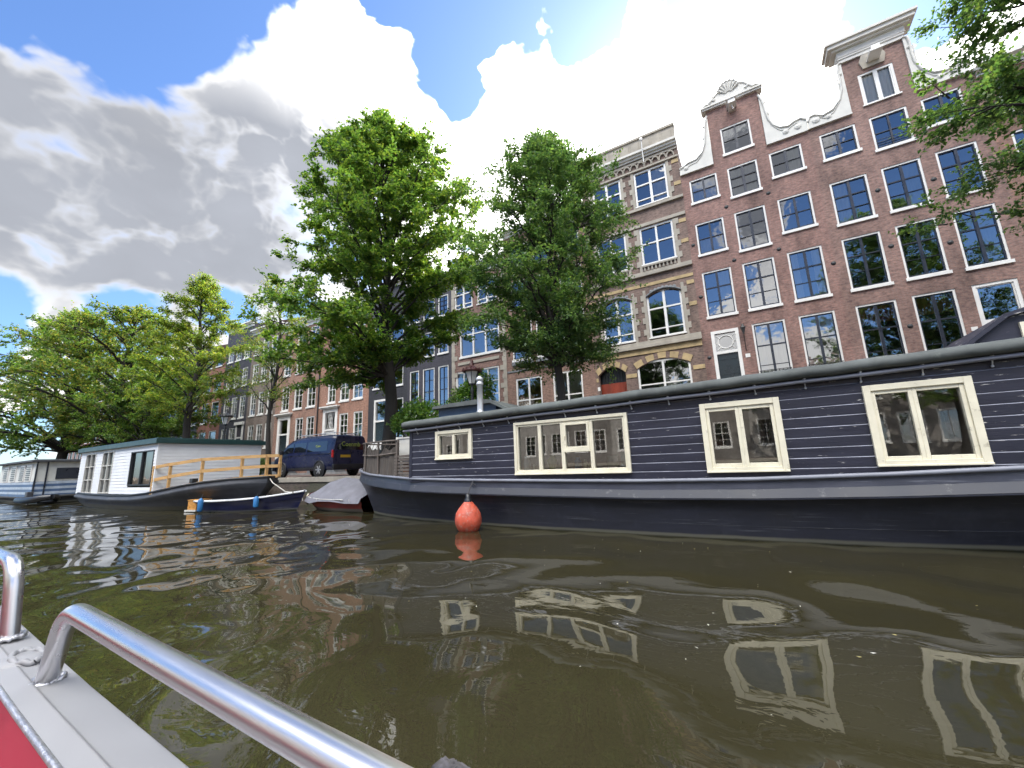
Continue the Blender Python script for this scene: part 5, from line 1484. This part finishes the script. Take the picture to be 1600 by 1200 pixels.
def van():
    # local: x forward (front at +x), y left, rear at x=0; root turned so that the front looks to -x
    V = thing('delivery_van', 'dark navy delivery van with yellow lettering on its back doors parked on the quay', 'van', (-16.4, 12.85, ZS), PI)
    paint = mat('navy_van_paint', (.008,.013,.05), .3, var=.1, spec=.35, coat=.35)
    gl = mat('van_glass', (.008,.010,.014), .04, var=.1, spec=1.0)
    H, W = 1.93, .93
    # lofted body: stations along x, each a cross-section (half width at height)
    body = MB()
    def sect(x, zb, zroof, wsc=1.0):
        pts = []
        for z, w in ((zb,.86),(zb+.05,.93),(.62,.955),(.92,.965),(1.0,.955),(1.12,.945),(zroof-.25,.86),(zroof-.08,.81),(zroof-.02,.72),(zroof,.5)):
            pts.append((w*wsc, min(z, zroof) if z > 1.12 else z))
        return pts
    secs = []
    for x, zr, ws in ((.0,1.86,.965),(.06,1.91,.985),(.3,1.93,1),(1.2,1.945,1),(2.4,1.94,1),(3.1,1.90,1),(3.45,1.80,.995)):
        secs.append((x, sect(x, .30, zr, ws)))
    rows = []
    for x, s in secs:
        rows.append([(x, -w, z) for w, z in s]+[(x, w, z) for w, z in s[::-1]])
    body.grid(rows, 0, True); body.face(rows[0], 0)
    # front: windscreen base, bonnet, nose
    def lowsec(x, ztop, ws, zb=.30):
        pts = [(.86*ws,zb),(.93*ws,zb+.05),(.95*ws,min(.62,ztop)),(.95*ws,min(.8,ztop)),(.93*ws,min(.92,ztop)),(.9*ws,min(1.0,ztop)),(.86*ws,ztop-.04 if ztop > 1.04 else ztop),(.78*ws,ztop-.01),(.7*ws,ztop),(.45*ws,ztop+.005)]
        return [(x,-w,z) for w,z in pts]+[(x,w,z) for w,z in pts[::-1]]
    fr = [rows[-1], lowsec(3.75,1.62,.985), lowsec(4.0,1.40,.97), lowsec(4.2,1.16,.96), lowsec(4.55,1.06,.94), lowsec(4.78,.92,.90), lowsec(4.88,.70,.86,.32), lowsec(4.90,.5,.84,.34)]
    body.grid(fr, 0, True); body.face(fr[-1][::-1], 0)
    body.build('body', paint, V, off=(0,0,0))
    def sw(z):   # half width of the glasshouse at height z
        return .945+(z-1.12)/(1.68-1.12)*(.86-.945)
    for sg in (-1, 1):
        for a0, a1, a2, a3 in ((.45,1.95,1.95,.5),(2.08,3.0,3.0,2.08)):
            w = MB()
            q = [(a0,1.18),(a1,1.18),(a2,1.64),(a3,1.64)]
            w.face([(x, sg*(sw(z)+.008), z) for x, z in (q if sg < 0 else q[::-1])])
            w.build('side_window', gl, V, off=(0,0,0))
        w = MB(); q = [(3.1,1.18),(4.02,1.18),(3.55,1.58),(3.3,1.64),(3.1,1.64)]
        w.face([(x, sg*(sw(z)*(.998 if x < 3.5 else .985)+.008), z) for x, z in (q if sg < 0 else q[::-1])])
        w.build('front_door_window', gl, V, off=(0,0,0))
        t_ = MB(); t_.box(-.03,.06,sg*.965-.05 if sg > 0 else -.985,.985 if sg > 0 else -.915,.86,1.20); t_.build('tail_light', mat('red_lens', (.5,.01,.015), .15, var=.1), V, off=(0,0,0), bevel=.015)
        m_ = MB(); m_.box(3.72,3.86,sg*1.0-.0 if sg > 0 else -1.16,1.16 if sg > 0 else -1.0,1.12,1.32); m_.build('mirror', MT['black'], V, off=(0,0,0), bevel=.03)
        h_ = MB(); h_.lathe([(0,.02),(.1,.01),(.13,-.03)], (0,0,0), 12); h_.xform(lambda a, b_, c: (4.74+c, sg*.66+a*1.2, .86+b_*.9)); h_.build('headlight', MT['galv'], V, off=(0,0,0))
        s_ = MB(); s_.bar((.1,sg*.968,1.05),(3.9,sg*.968,1.02),.014,.02); s_.bar((.9,sg*.965,.42),(3.4,sg*.965,.42),.02,.07); s_.build('side_trim', MT['black'], V, off=(0,0,0))
        for x in (.95, 3.95):
            y = sg*.875
            k = MB(); k.lathe([(0,0),(.41,0)], (0,0,0), 28); k.xform(lambda a, b_, c: (x+a, sg*.962, .345+b_)); k.build('wheel_well', MT['black'], V, off=(0,0,0))
            k = MB()
            k.lathe([(.16,-.11),(.30,-.11),(.335,-.07),(.335,.07),(.30,.11),(.16,.11)], (0,0,0), 28); k.xform(lambda a, b_, c: (x+a, y+c, .335+b_))
            wh = k.build('wheel', mat('tyre', (.02,.02,.02), .85), V, off=(0,0,0))
            k = MB(); k.lathe([(.0,.09),(.06,.095),(.07,.07),(.20,.075),(.225,.10),(.225,-.1)], (0,0,0), 28)
            for i in range(6):
                a = i*PI/3; k.bar((.05*math.cos(a),.05*math.sin(a),.10),(.2*math.cos(a),.2*math.sin(a),.10),.05,.03)
            k.xform(lambda a, b_, c: (x+a, y+(c if sg > 0 else -c), .335+b_))
            place('rim', k.mesh('rim', MT['galv']), wh)
            ar = MB(); ar.tube([(x+.40*math.cos(t), sg*.952, .335+.40*math.sin(t)) for t in [PI*i/14 for i in range(15)]], .035, 6)
            ar.build('wheel_arch', MT['black'], V, off=(0,0,0))
    w = MB(); w.face([(3.5,-.70,1.785),(4.16,-.80,1.2),(4.16,.80,1.2),(3.5,.70,1.785)][::-1]); w.xform(lambda x,y,z: (x+.02,y,z+.02)); w.build('windscreen', gl, V, off=(0,0,0))
    w = MB(); w.face([(-.012,-.74,1.22),(-.012,.74,1.22),(.012,.68,1.74),(.012,-.68,1.74)][::-1]); w.build('rear_window', gl, V, off=(0,0,0))
    b = MB(); b.box(-.09,.05,-.95,.95,.34,.56); b.build('rear_bumper', MT['black'], V, off=(0,0,0), bevel=.03)
    b = MB(); b.box(4.82,4.95,-.85,.85,.34,.56); b.build('front_bumper', MT['black'], V, off=(0,0,0), bevel=.03)
    b = MB(); b.box(-.02,.0,-.008,.008,.56,1.78); b.box(-.045,-.02,.1,.28,.98,1.03); b.build('door_seam', MT['black'], V, off=(0,0,0))
    b = MB(); b.box(-.03,-.015,.02,.56,.86,.98); b.build('number_plate', mat('yellow_plate', (.62,.36,.02), .4, var=.05), V, off=(0,0,0))
    yel = mat('yellow_green_vinyl', (.42,.50,.10), .5, var=.05)
    o = place('lettering', text_mesh('lettering', 'Coenmb', .30, yel), V, (-.016,.0,1.47), (R(90-2),0,R(-90)))
    o = place('lettering', text_mesh('lettering', 'Coen', .16, yel), V, (1.15, sw(1.42)+.016, 1.42), (R(90-8),0,R(180)))
    b = MB(); b.tube([(.3,-.62,2.02),(3.0,-.62,2.03)], .018, 6); b.tube([(.3,.62,2.02),(3.0,.62,2.03)], .018, 6)
    for x in (.4,1.6,2.9): b.tube([(x,-.62,1.93),(x,-.62,2.02),(x,.62,2.02),(x,.62,1.93)], .016, 6)
    b.build('roof_rack', MT['galv'], V, off=(0,0,0))
van()

# ------------------------------------------------------------------ street lanterns
def lantern(x, y, label, cm=None):
    L = thing('street_lamp', label, 'street lamp', (x, y, ZS), 0, 'crown lanterns along the quay')
    b = MB(); b.lathe([(.17,0),(.17,.3),(.11,.4),(.085,.5),(.085,1.1),(.11,1.14),(.065,1.2),(.05,2.9),(.07,2.95),(.04,3.05),(.035,3.2)], (0,0,0), 14); b.build('post', MT['iron'], L, off=(0,0,0))
    b = MB()
    for i in range(6):
        a = i*PI/3; b.bar((.12*math.cos(a),.12*math.sin(a),3.2),(.27*math.cos(a),.27*math.sin(a),3.66),.022,.022)
    b.lathe([(.13,3.18),(.13,3.22)], (0,0,0), 6); b.build('frame', MT['iron'], L, off=(0,0,0))
    b = MB(); b.lathe([(.115,3.2),(.26,3.66)], (0,0,0), 6, sm=False); b.build('panes', mat('milky_glass', (.55,.56,.55), .2, var=.05), L, off=(0,0,0))
    b = MB(); b.lathe([(.30,3.64),(.38,3.68),(.30,3.76),(.14,3.86),(.08,3.9),(.09,3.98),(.05,4.02),(.06,4.08),(.0,4.14)], (0,0,0), 12)
    for i in range(12):
        a = i*PI/6; k = len(b.v); b.lathe([(.025,0),(.035,.05),(.0,.11)], (.335*math.cos(a),.335*math.sin(a),3.70), 5)
    b.build('crown', cm or mat('oxblood_iron', (.075,.022,.020), .5, var=.2), L, off=(0,0,0))
lantern(-8.5, 11.8, 'crown topped street lamp peeping over the dark houseboat roof behind the chimney')
lantern(-27.0, 12.2, 'crown topped street lamp rising behind the white houseboat', MT['iron'])

# ------------------------------------------------------------------ trees
def leaves_mesh(name, P, D, L, W, m, r, tilt=.55):
    """One small folded quad per leaf; P centres, D rough direction."""
    n = len(P)
    up_ = np.stack([r.normal(0, tilt, n), r.normal(0, tilt, n), np.ones(n)], -1)
    d = D + r.normal(0, .55, (n, 3)); d[:, 2] -= .25
    d /= np.linalg.norm(d, axis=1, keepdims=True)+1e-9
    s = np.cross(up_, d); s /= np.linalg.norm(s, axis=1, keepdims=True)+1e-9
    nn = np.cross(d, s)
    l = (L*r.uniform(.7, 1.3, n))[:, None]; w = l*W
    v = np.empty((n, 4, 3))
    v[:, 0] = P - d*l*.5; v[:, 1] = P + s*w*.5 + nn*l*.09 - d*l*.05; v[:, 2] = P + d*l*.5 - nn*l*.06; v[:, 3] = P - s*w*.5 + nn*l*.09 - d*l*.05
    me = bpy.data.meshes.new(name)
    me.vertices.add(n*4); me.vertices.foreach_set('co', v.ravel())
    me.loops.add(n*4); me.loops.foreach_set('vertex_index', np.arange(n*4, dtype=np.int32))
    me.polygons.add(n); me.polygons.foreach_set('loop_start', (np.arange(n)*4).astype(np.int32))
    me.update(calc_edges=True)
    me.materials.append(m)
    return me

def tree(label, x, y, env, trunk_r, nl, leaf, lm, seed, lean=(0, 0), clear=3.0, asym=(1, 0), nsub=9, ntw=6, nleaf=13, bark=None, limbr=.06, name='tree', group='elms along the quay', z0=ZS, spread=1.0, tilt=0.0):
    """env: (height above ground, crown radius). Limbs reach the envelope; twigs and leaves grow from them."""
    r = np.random.default_rng(seed)
    T = thing(name, label, 'tree', (x, y, z0), 0, group)
    top = env[-1][0]
    eh = np.array([e[0] for e in env]); er = np.array([e[1] for e in env])
    def axis(h):
        q = np.clip(h/top, 0, 1)
        return np.array([lean[0]*q**1.5 + .12*math.sin(h*.9+seed), lean[1]*q**1.5 + .1*math.cos(h*.7+seed), h])
    b = MB()
    hs = np.linspace(0, top*.93, 16)
    b.tube([axis(h) for h in hs], [trunk_r*(1.25 if i == 0 else 1)*(1-.9*(h/top)**.9)+.012 for i, h in enumerate(hs)], 10, caps=False)
    P, D = [], []
    for i in range(nl):
        q = (i+r.uniform(0, 1))/nl
        ht = eh[0] + (eh[-1]-eh[0])*(q**.9)
        az = i*2.39996 + r.normal(0, .35)
        R_ = np.interp(ht, eh, er)*r.uniform(.72, 1.10)
        R_ *= 1 + asym[1]*math.cos(az-asym[0])
        ht = max(ht + tilt*R_*math.cos(az-math.radians(30))*(1-.8*q), clear+.2)
        hs_ = max(clear, ht - .42*R_ - .5 - .9*r.random())
        p0 = axis(min(hs_, top*.9)); ax = axis(ht)
        h = np.array([math.cos(az), math.sin(az), 0])
        p2 = np.array([ax[0], ax[1], ht]) + h*R_
        p1 = p0 + h*R_*.42 + np.array([0, 0, (ht-hs_)*.78+.15])
        tt = np.linspace(0, 1, 8)[:, None]
        B = (1-tt)**2*p0 + 2*(1-tt)*tt*p1 + tt**2*p2
        B[1:-1] += r.normal(0, .05, (6, 3))
        rad = limbr*(.5+R_/6)
        b.tube([tuple(v) for v in B], [max(rad*(1-.88*k/7), .008) for k in range(8)], 5, caps=False)
        for j in range(nsub):
            s = r.uniform(.22, 1.0) if j else 1.0
            k = s*7; k0 = min(int(k), 6); f = k-k0
            pb = B[k0]*(1-f)+B[k0+1]*f
            tg = B[k0+1]-B[k0]; tg /= np.linalg.norm(tg)+1e-9
            side = np.cross(tg, [0, 0, 1]); side /= np.linalg.norm(side)+1e-9
            dd = tg*r.uniform(.3, 1) + side*r.choice([-1, 1])*r.uniform(.3, 1.1) + np.array([0, 0, r.normal(.12, .3)])
            dd /= np.linalg.norm(dd)
            L2 = (.30+.34*r.random())*(.5+.5*R_)*.72*spread
            pe = pb + dd*L2 + np.array([0, 0, -.10*L2])
            b.tube([tuple(pb), tuple((pb+pe)/2+np.array([0,0,.04*L2])), tuple(pe)], [max(rad*.33,.007), .007, .004], 4, caps=False)
            tw = r.uniform(.25, 1.05, ntw)[:, None]
            q0 = pb + (pe-pb)*tw
            td = dd + r.normal(0, .75, (ntw, 3)); td[:, 2] *= .6
            td /= np.linalg.norm(td, axis=1, keepdims=True)
            tl = r.uniform(.22, .62, (ntw, 1))*spread
            lt = r.uniform(.05, 1.1, (ntw, nleaf, 1))
            pp = q0[:, None] + td[:, None]*tl[:, None]*lt + r.normal(0, .055, (ntw, nleaf, 3))
            P.append(pp.reshape(-1, 3)); D.append(np.repeat(td, nleaf, 0))
    bk = bark or BARK
    b.build('trunk', bk, T, off=(0,0,0))
    P = np.concatenate(P); D = np.concatenate(D)
    place('crown', leaves_mesh('crown', P, D, leaf, .62, lm, r), T)
    return T

BARK = mat('elm_bark', (.026,.023,.020), .9, var=.4, vscale=4, stretch=(1,1,.25), bump=1.0, bscale=14)
LF1 = leafmat('elm_leaves', [(.045,.105,.03),(.07,.14,.036),(.105,.18,.042),(.17,.215,.045)], .55)
LF2 = leafmat('dark_elm_leaves', [(.045,.10,.044),(.062,.125,.05),(.085,.15,.055),(.125,.18,.065)], .5)
LF3 = leafmat('yellowing_leaves', [(.06,.125,.03),(.10,.17,.036),(.16,.21,.042),(.24,.23,.05)], .55)
LF4 = leafmat('autumn_mixed_leaves', [(.05,.11,.03),(.08,.145,.036),(.13,.175,.045),(.22,.175,.05)], .55)
LF5 = leafmat('broad_canal_leaves', [(.05,.115,.03),(.075,.15,.036),(.11,.185,.042),(.17,.2,.05)], .5)
tree('tallest leafy elm with a dark straight trunk behind the covered boat', -13.3, 12.3, [(4.6,2.6),(5.6,3.9),(7,4.6),(9,4.4),(11,4.1),(13,3.5),(15,2.6),(16.6,1.3),(17.5,.3)], .30, 84, .145, LF1, 11, lean=(-.9,0), clear=4.2, nsub=14, ntw=9, nleaf=15, tilt=.42)
tree('dark green fine leafed elm in front of the stone banded house', -5.35, 12.3, [(3.6,1.5),(4.6,2.5),(6,2.75),(7.5,2.8),(9,2.6),(10.3,2.0),(11.4,1.1),(12.0,.2)], .16, 66, .098, LF2, 12, clear=3.4, nsub=13, ntw=8, nleaf=15, lean=(.1,0))
tree('yellowish elm with forked trunk behind the white houseboat', -32.8, 12.6, [(4.6,2.2),(6,3.2),(8,3.1),(10,2.7),(12,1.9),(13.3,1.0),(14.2,.2)], .27, 40, .12, LF3, 13, clear=4.2, nsub=12, ntw=8, nleaf=14)
tree('thin young elm with sparse crown beside the parked van', -22.3, 12.3, [(4.2,1.3),(5.5,1.9),(7.5,1.9),(9,1.5),(10.4,.9),(11.3,.15)], .13, 26, .09, LF4, 14, clear=3.2, nsub=9, ntw=6, nleaf=9, limbr=.05)
tree('broad elm with orange tinted crown top at the far left', -47.5, 13.0, [(3.2,4.0),(5,6.0),(7.5,6.6),(10,6.2),(12.5,4.8),(14.5,2.6),(15.4,.5)], .42, 62, .19, LF4, 15, clear=3.0, nsub=11, ntw=8, nleaf=12, limbr=.1, spread=1.5)
tree('spreading green elm at the left frame edge over the blue houseboat', -60.0, 12.6, [(2.8,4.5),(5,6.6),(8,7.4),(11,7.0),(14,5.2),(16.2,2.6),(17.4,.5)], .45, 64, .22, LF5, 16, clear=3.0, nsub=11, ntw=8, nleaf=12, limbr=.1, spread=1.7)
tree('low green elm between the broad one and the yellowish one', -42.0, 13.2, [(2.9,2.2),(4.5,3.6),(6.3,3.9),(8.0,3.0),(9.3,1.4),(9.8,.3)], .22, 40, .15, LF5, 20, clear=2.8, nsub=9, ntw=7, nleaf=12, spread=1.2)
tree('elm overhanging from the right frame edge, its trunk out of view', 8.9, 12.4, [(4.3,2.4),(5.5,3.6),(7,4.0),(9,4.1),(11,3.8),(13,2.8),(14.5,1.4),(15.2,.3)], .24, 74, .105, LF2, 17, clear=3.6, nsub=14, ntw=9, nleaf=17)
tree('round tree on the opposite bank mirrored in the upper windows', 11, -19, [(3,2.4),(5,4),(8,4.2),(11,3),(13,.8)], .25, 36, .16, LF1, 18, nsub=8, ntw=6, nleaf=11, group='trees on the opposite bank')
tree('second tree on the opposite bank, mirrored in the tall house', 2.5, -19, [(3,2),(5,3.4),(8,3.6),(10,2.4),(11.5,.6)], .25, 34, .16, LF2, 19, nsub=8, ntw=6, nleaf=11, group='trees on the opposite bank')

def shrub(label, x, y, blobs, lm, n, leaf, seed, stems):
    r = np.random.default_rng(seed)
    S = thing('shrub', label, 'shrub', (x, y, ZS), 0, 'shrubs on the quay')
    P, D = [], []
    for cx, cy, cz, rx, ry, rz in blobs:
        k = int(n*rx*rz)
        d = r.normal(0, 1, (k, 3)); d /= np.linalg.norm(d, axis=1, keepdims=True)
        rad = r.uniform(.35, 1.0, (k, 1))**.6*(1+.22*np.sin(d[:, :1]*7+seed)*np.cos(d[:, 2:]*6))
        P.append(np.array([cx,cy,cz])+d*rad*np.array([rx,ry,rz])); D.append(d)
    place('foliage', leaves_mesh('foliage', np.concatenate(P), np.concatenate(D), leaf, .6, lm, r, .5), S)
    b = MB()
    for a, c in stems: b.tube([a, ((a[0]+c[0])/2+.05, a[1], (a[2]+c[2])/2), c], .02, 5)
    b.build('stem', BARK, S, off=(0,0,0))
LF6 = leafmat('fresh_shrub_leaves', [(.05,.12,.03),(.085,.17,.04),(.14,.22,.05)], .4)
shrub('light green arching shrub above the bow railing of the dark houseboat', -11.2, 11.9,
      [(-.9,0,2.05,.55,.5,.5),(-.2,0,2.35,.75,.6,.62),(.55,0,2.2,.7,.6,.6),(.9,0,1.75,.6,.5,.5),(0,0,1.8,.8,.5,.4)], LF6, 3300, .12, 31, [((-.3,0,0),(-.5,0,2)),((.2,0,0),(.3,0,2.1)),((.5,.1,0),(.8,0,1.8))])
shrub('taller rounded shrub between the blue deckhouse roof and the street lamp', -9.1, 12.6,
      [(-.3,0,2.7,.75,.6,.75),(.35,0,3.15,.65,.6,.7),(0,0,2.0,.9,.6,.7),(-.75,0,2.1,.5,.5,.5)], LF6, 4200, .12, 32, [((0,0,0),(0,0,2)),((.3,0,0),(.3,0,2.4))])
shrub('small bush on the quay in front of the van bonnet', -22.4, 11.75, [(0,0,.45,.5,.4,.45),(.4,0,.7,.3,.3,.4)], LF6, 5200, .09, 33, [((0,0,0),(0,0,.5)),((.3,0,0),(.35,0,.8))])

# ------------------------------------------------------------------ the tour boat we sit in
TB = thing('tour_boat', 'aluminium tour boat with welded tube handrails and red lining in the lower left corner', 'boat', (-2, -.8, 0))
alu_p = mat('painted_aluminium', (.26,.26,.27), .55, .0, var=.06, vscale=5, dirt=((.42,.42,.43), .68))
alu = mat('satin_aluminium_tube', (.66,.66,.68), .30, 1.0, var=.05, vscale=6, stretch=(.3,3,3))
weld = mat('weld_bead', (.50,.50,.52), .4, .9, var=.25, vscale=60, bump=.35, bscale=120)
red = mat('red_lining', (.27,.015,.034), .6, var=.15)
yb = lambda x: .445-.022*(x+1.5)                    # outer edge of the gunwale
zb = lambda x: .845-.028*(x+1.6)*(1 if x < -1.6 else .35)
xsb = [-8.5,-7.5,-6,-5,-4,-3,-2.5,-2,-1.5,-1,-.5,0,.6,1.5,2.5]
def taper(x): return 1.0 if x > -5 else max(0.0, 1-((-5-x)/3.5)**2)
b = MB(); hl = MB(); ln = MB(); rm = MB()
for sg in (1, -1):
    g, h, l = [], [], []
    for x in xsb:
        t_ = taper(x); c = -.80
        yo = c+(yb(max(x,-5))-c)*t_*1.0
        if sg < 0: yo = 2*c-yo
        w = sg*min(.128, abs(yo-c)+.001)
        z = zb(max(x, -5))
        g.append([(x, yo-w, z-.005), (x, yo-w*.68, z+.006), (x, yo-w*.64, z), (x, yo-w*.05, z-.006), (x, yo, z-.02), (x, yo-sg*.004, z-.05)])
        h.append([(x, yo-sg*.006, z-.05), (x, yo-sg*.03, z-.35), (x, yo-sg*.10*t_, .1), (x, yo-sg*.25*t_, -.35)])
        l.append([(x, yo-w, z-.012), (x, yo-w-sg*.05*t_, z-.18), (x, yo-w-sg*.13*t_, z-.30), (x, yo-w-sg*.14*t_, .18)])
    b.grid(g, 0, False, flip=(sg < 0)); hl.grid(h, 0, True, flip=(sg < 0)); ln.grid(l, 0, True, flip=(sg > 0))
    rm.tube([(p[0][0], p[0][1], p[0][2]-.004) for p in g], .007, 8)
b.build('gunwale', alu_p, TB, bevel=.004)
rm.build('inner_rim', weld, TB)
hl.face([(2.5,.35,.7),(2.5,-1.95,.7),(2.5,-1.7,-.35),(2.5,.1,-.35)]); hl.build('hull', mat('grey_hull_coat', (.20,.21,.22), .5), TB)
ln.build('lining', red, TB)
b = MB(); b.face([(2.5,.05,.19),(-5.2,.05,.19),(-7.6,-.8,.19),(-5.2,-1.65,.19),(2.5,-1.65,.19)]); b.build('floor', mat('grey_floor', (.16,.16,.16), .8), TB)
b = MB(); b.box(-4.5,2.3,-1.75,-1.3,.2,.62); b.build('bench', red, TB, bevel=.02)
def rail(pts, r_=.0222):
    # round the corners of a polyline
    P = [Vector(p) for p in pts]; out = [P[0]]
    for i in range(1, len(P)-1):
        a, c = (P[i-1]-P[i]), (P[i+1]-P[i]); d = min(.085, a.length*.45, c.length*.45)
        s, e = P[i]+a.normalized()*d, P[i]+c.normalized()*d
        for k in range(9):
            q = k/8; out.append((1-q)**2*s+2*(1-q)*q*P[i]+q*q*e)
    out.append(P[-1])
    b = MB(); b.tube(out, r_, 20); o = b.build('handrail', alu, TB)
    for p in (P[0], P[-1]):
        w = MB()
        w.tube([(p.x+.031*math.cos(t), p.y+.031*math.sin(t), p.z+.006+.002*math.sin(9*t)) for t in [2*PI*i/36 for i in range(37)]], [.0065+.0018*math.sin(i*2.2) for i in range(37)], 7, caps=False)
        w.v = [tuple(q) for q in np.array(w.v)-np.array(TB.location)]
        place('weld', w.mesh('weld', weld), o)
rail([(-1.64,.388,.838),(-1.49,.372,1.040),(-1.03,.372,1.025),(-.42,.370,1.010),(.75,.37,.985),(.85,.37,.80)])
rail([(-3.95,.42,.905),(-4.0,.40,1.12),(-2.12,.385,1.092),(-2.10,.398,.862)])
# welded eye between the two rails
w = MB(); w.tube([(-1.86+.07*math.cos(t), .395+.03*math.sin(t), .858+.004*math.sin(7*t)) for t in [2*PI*i/30 for i in range(31)]], .008, 6, caps=False)
w.lathe([(.0,.012),(.06,.010),(.065,0)], (-1.86,.395,.848), 20); w.build('deck_plug', alu_p, TB)
b = MB()
pts = []
for i in range(60):
    t_ = i/59*2*PI*2.0
    pts.append((-.325+.006*i/10, .372+.032*math.cos(t_), 1.006+.030*math.sin(t_)))
pts += [(-.30,.42,1.0),(-.285,.47,.93),(-.28,.49,.8),(-.28,.50,.5)]
rp_ = [Vector(p) for p in pts]
b.tube(pts, .0105, 8)
for s in range(2):
    hx = []
    for i in range(len(rp_)-1):
        for k in range(3):
            q = k/3; p = rp_[i].lerp(rp_[i+1], q); a = (i*3+k)*1.05+s*PI
            hx.append((p.x+.004*math.sin(a*.5), p.y+.0085*math.cos(a), p.z+.0085*math.sin(a)))
    b.tube(hx, .0045, 4)
tag(b.build('fender_rope', mat('grey_black_braid', (.022,.022,.03), .9, var=.8, vscale=90)), 'grey and black braided fender rope wound round the lower end of the handrail', 'rope')
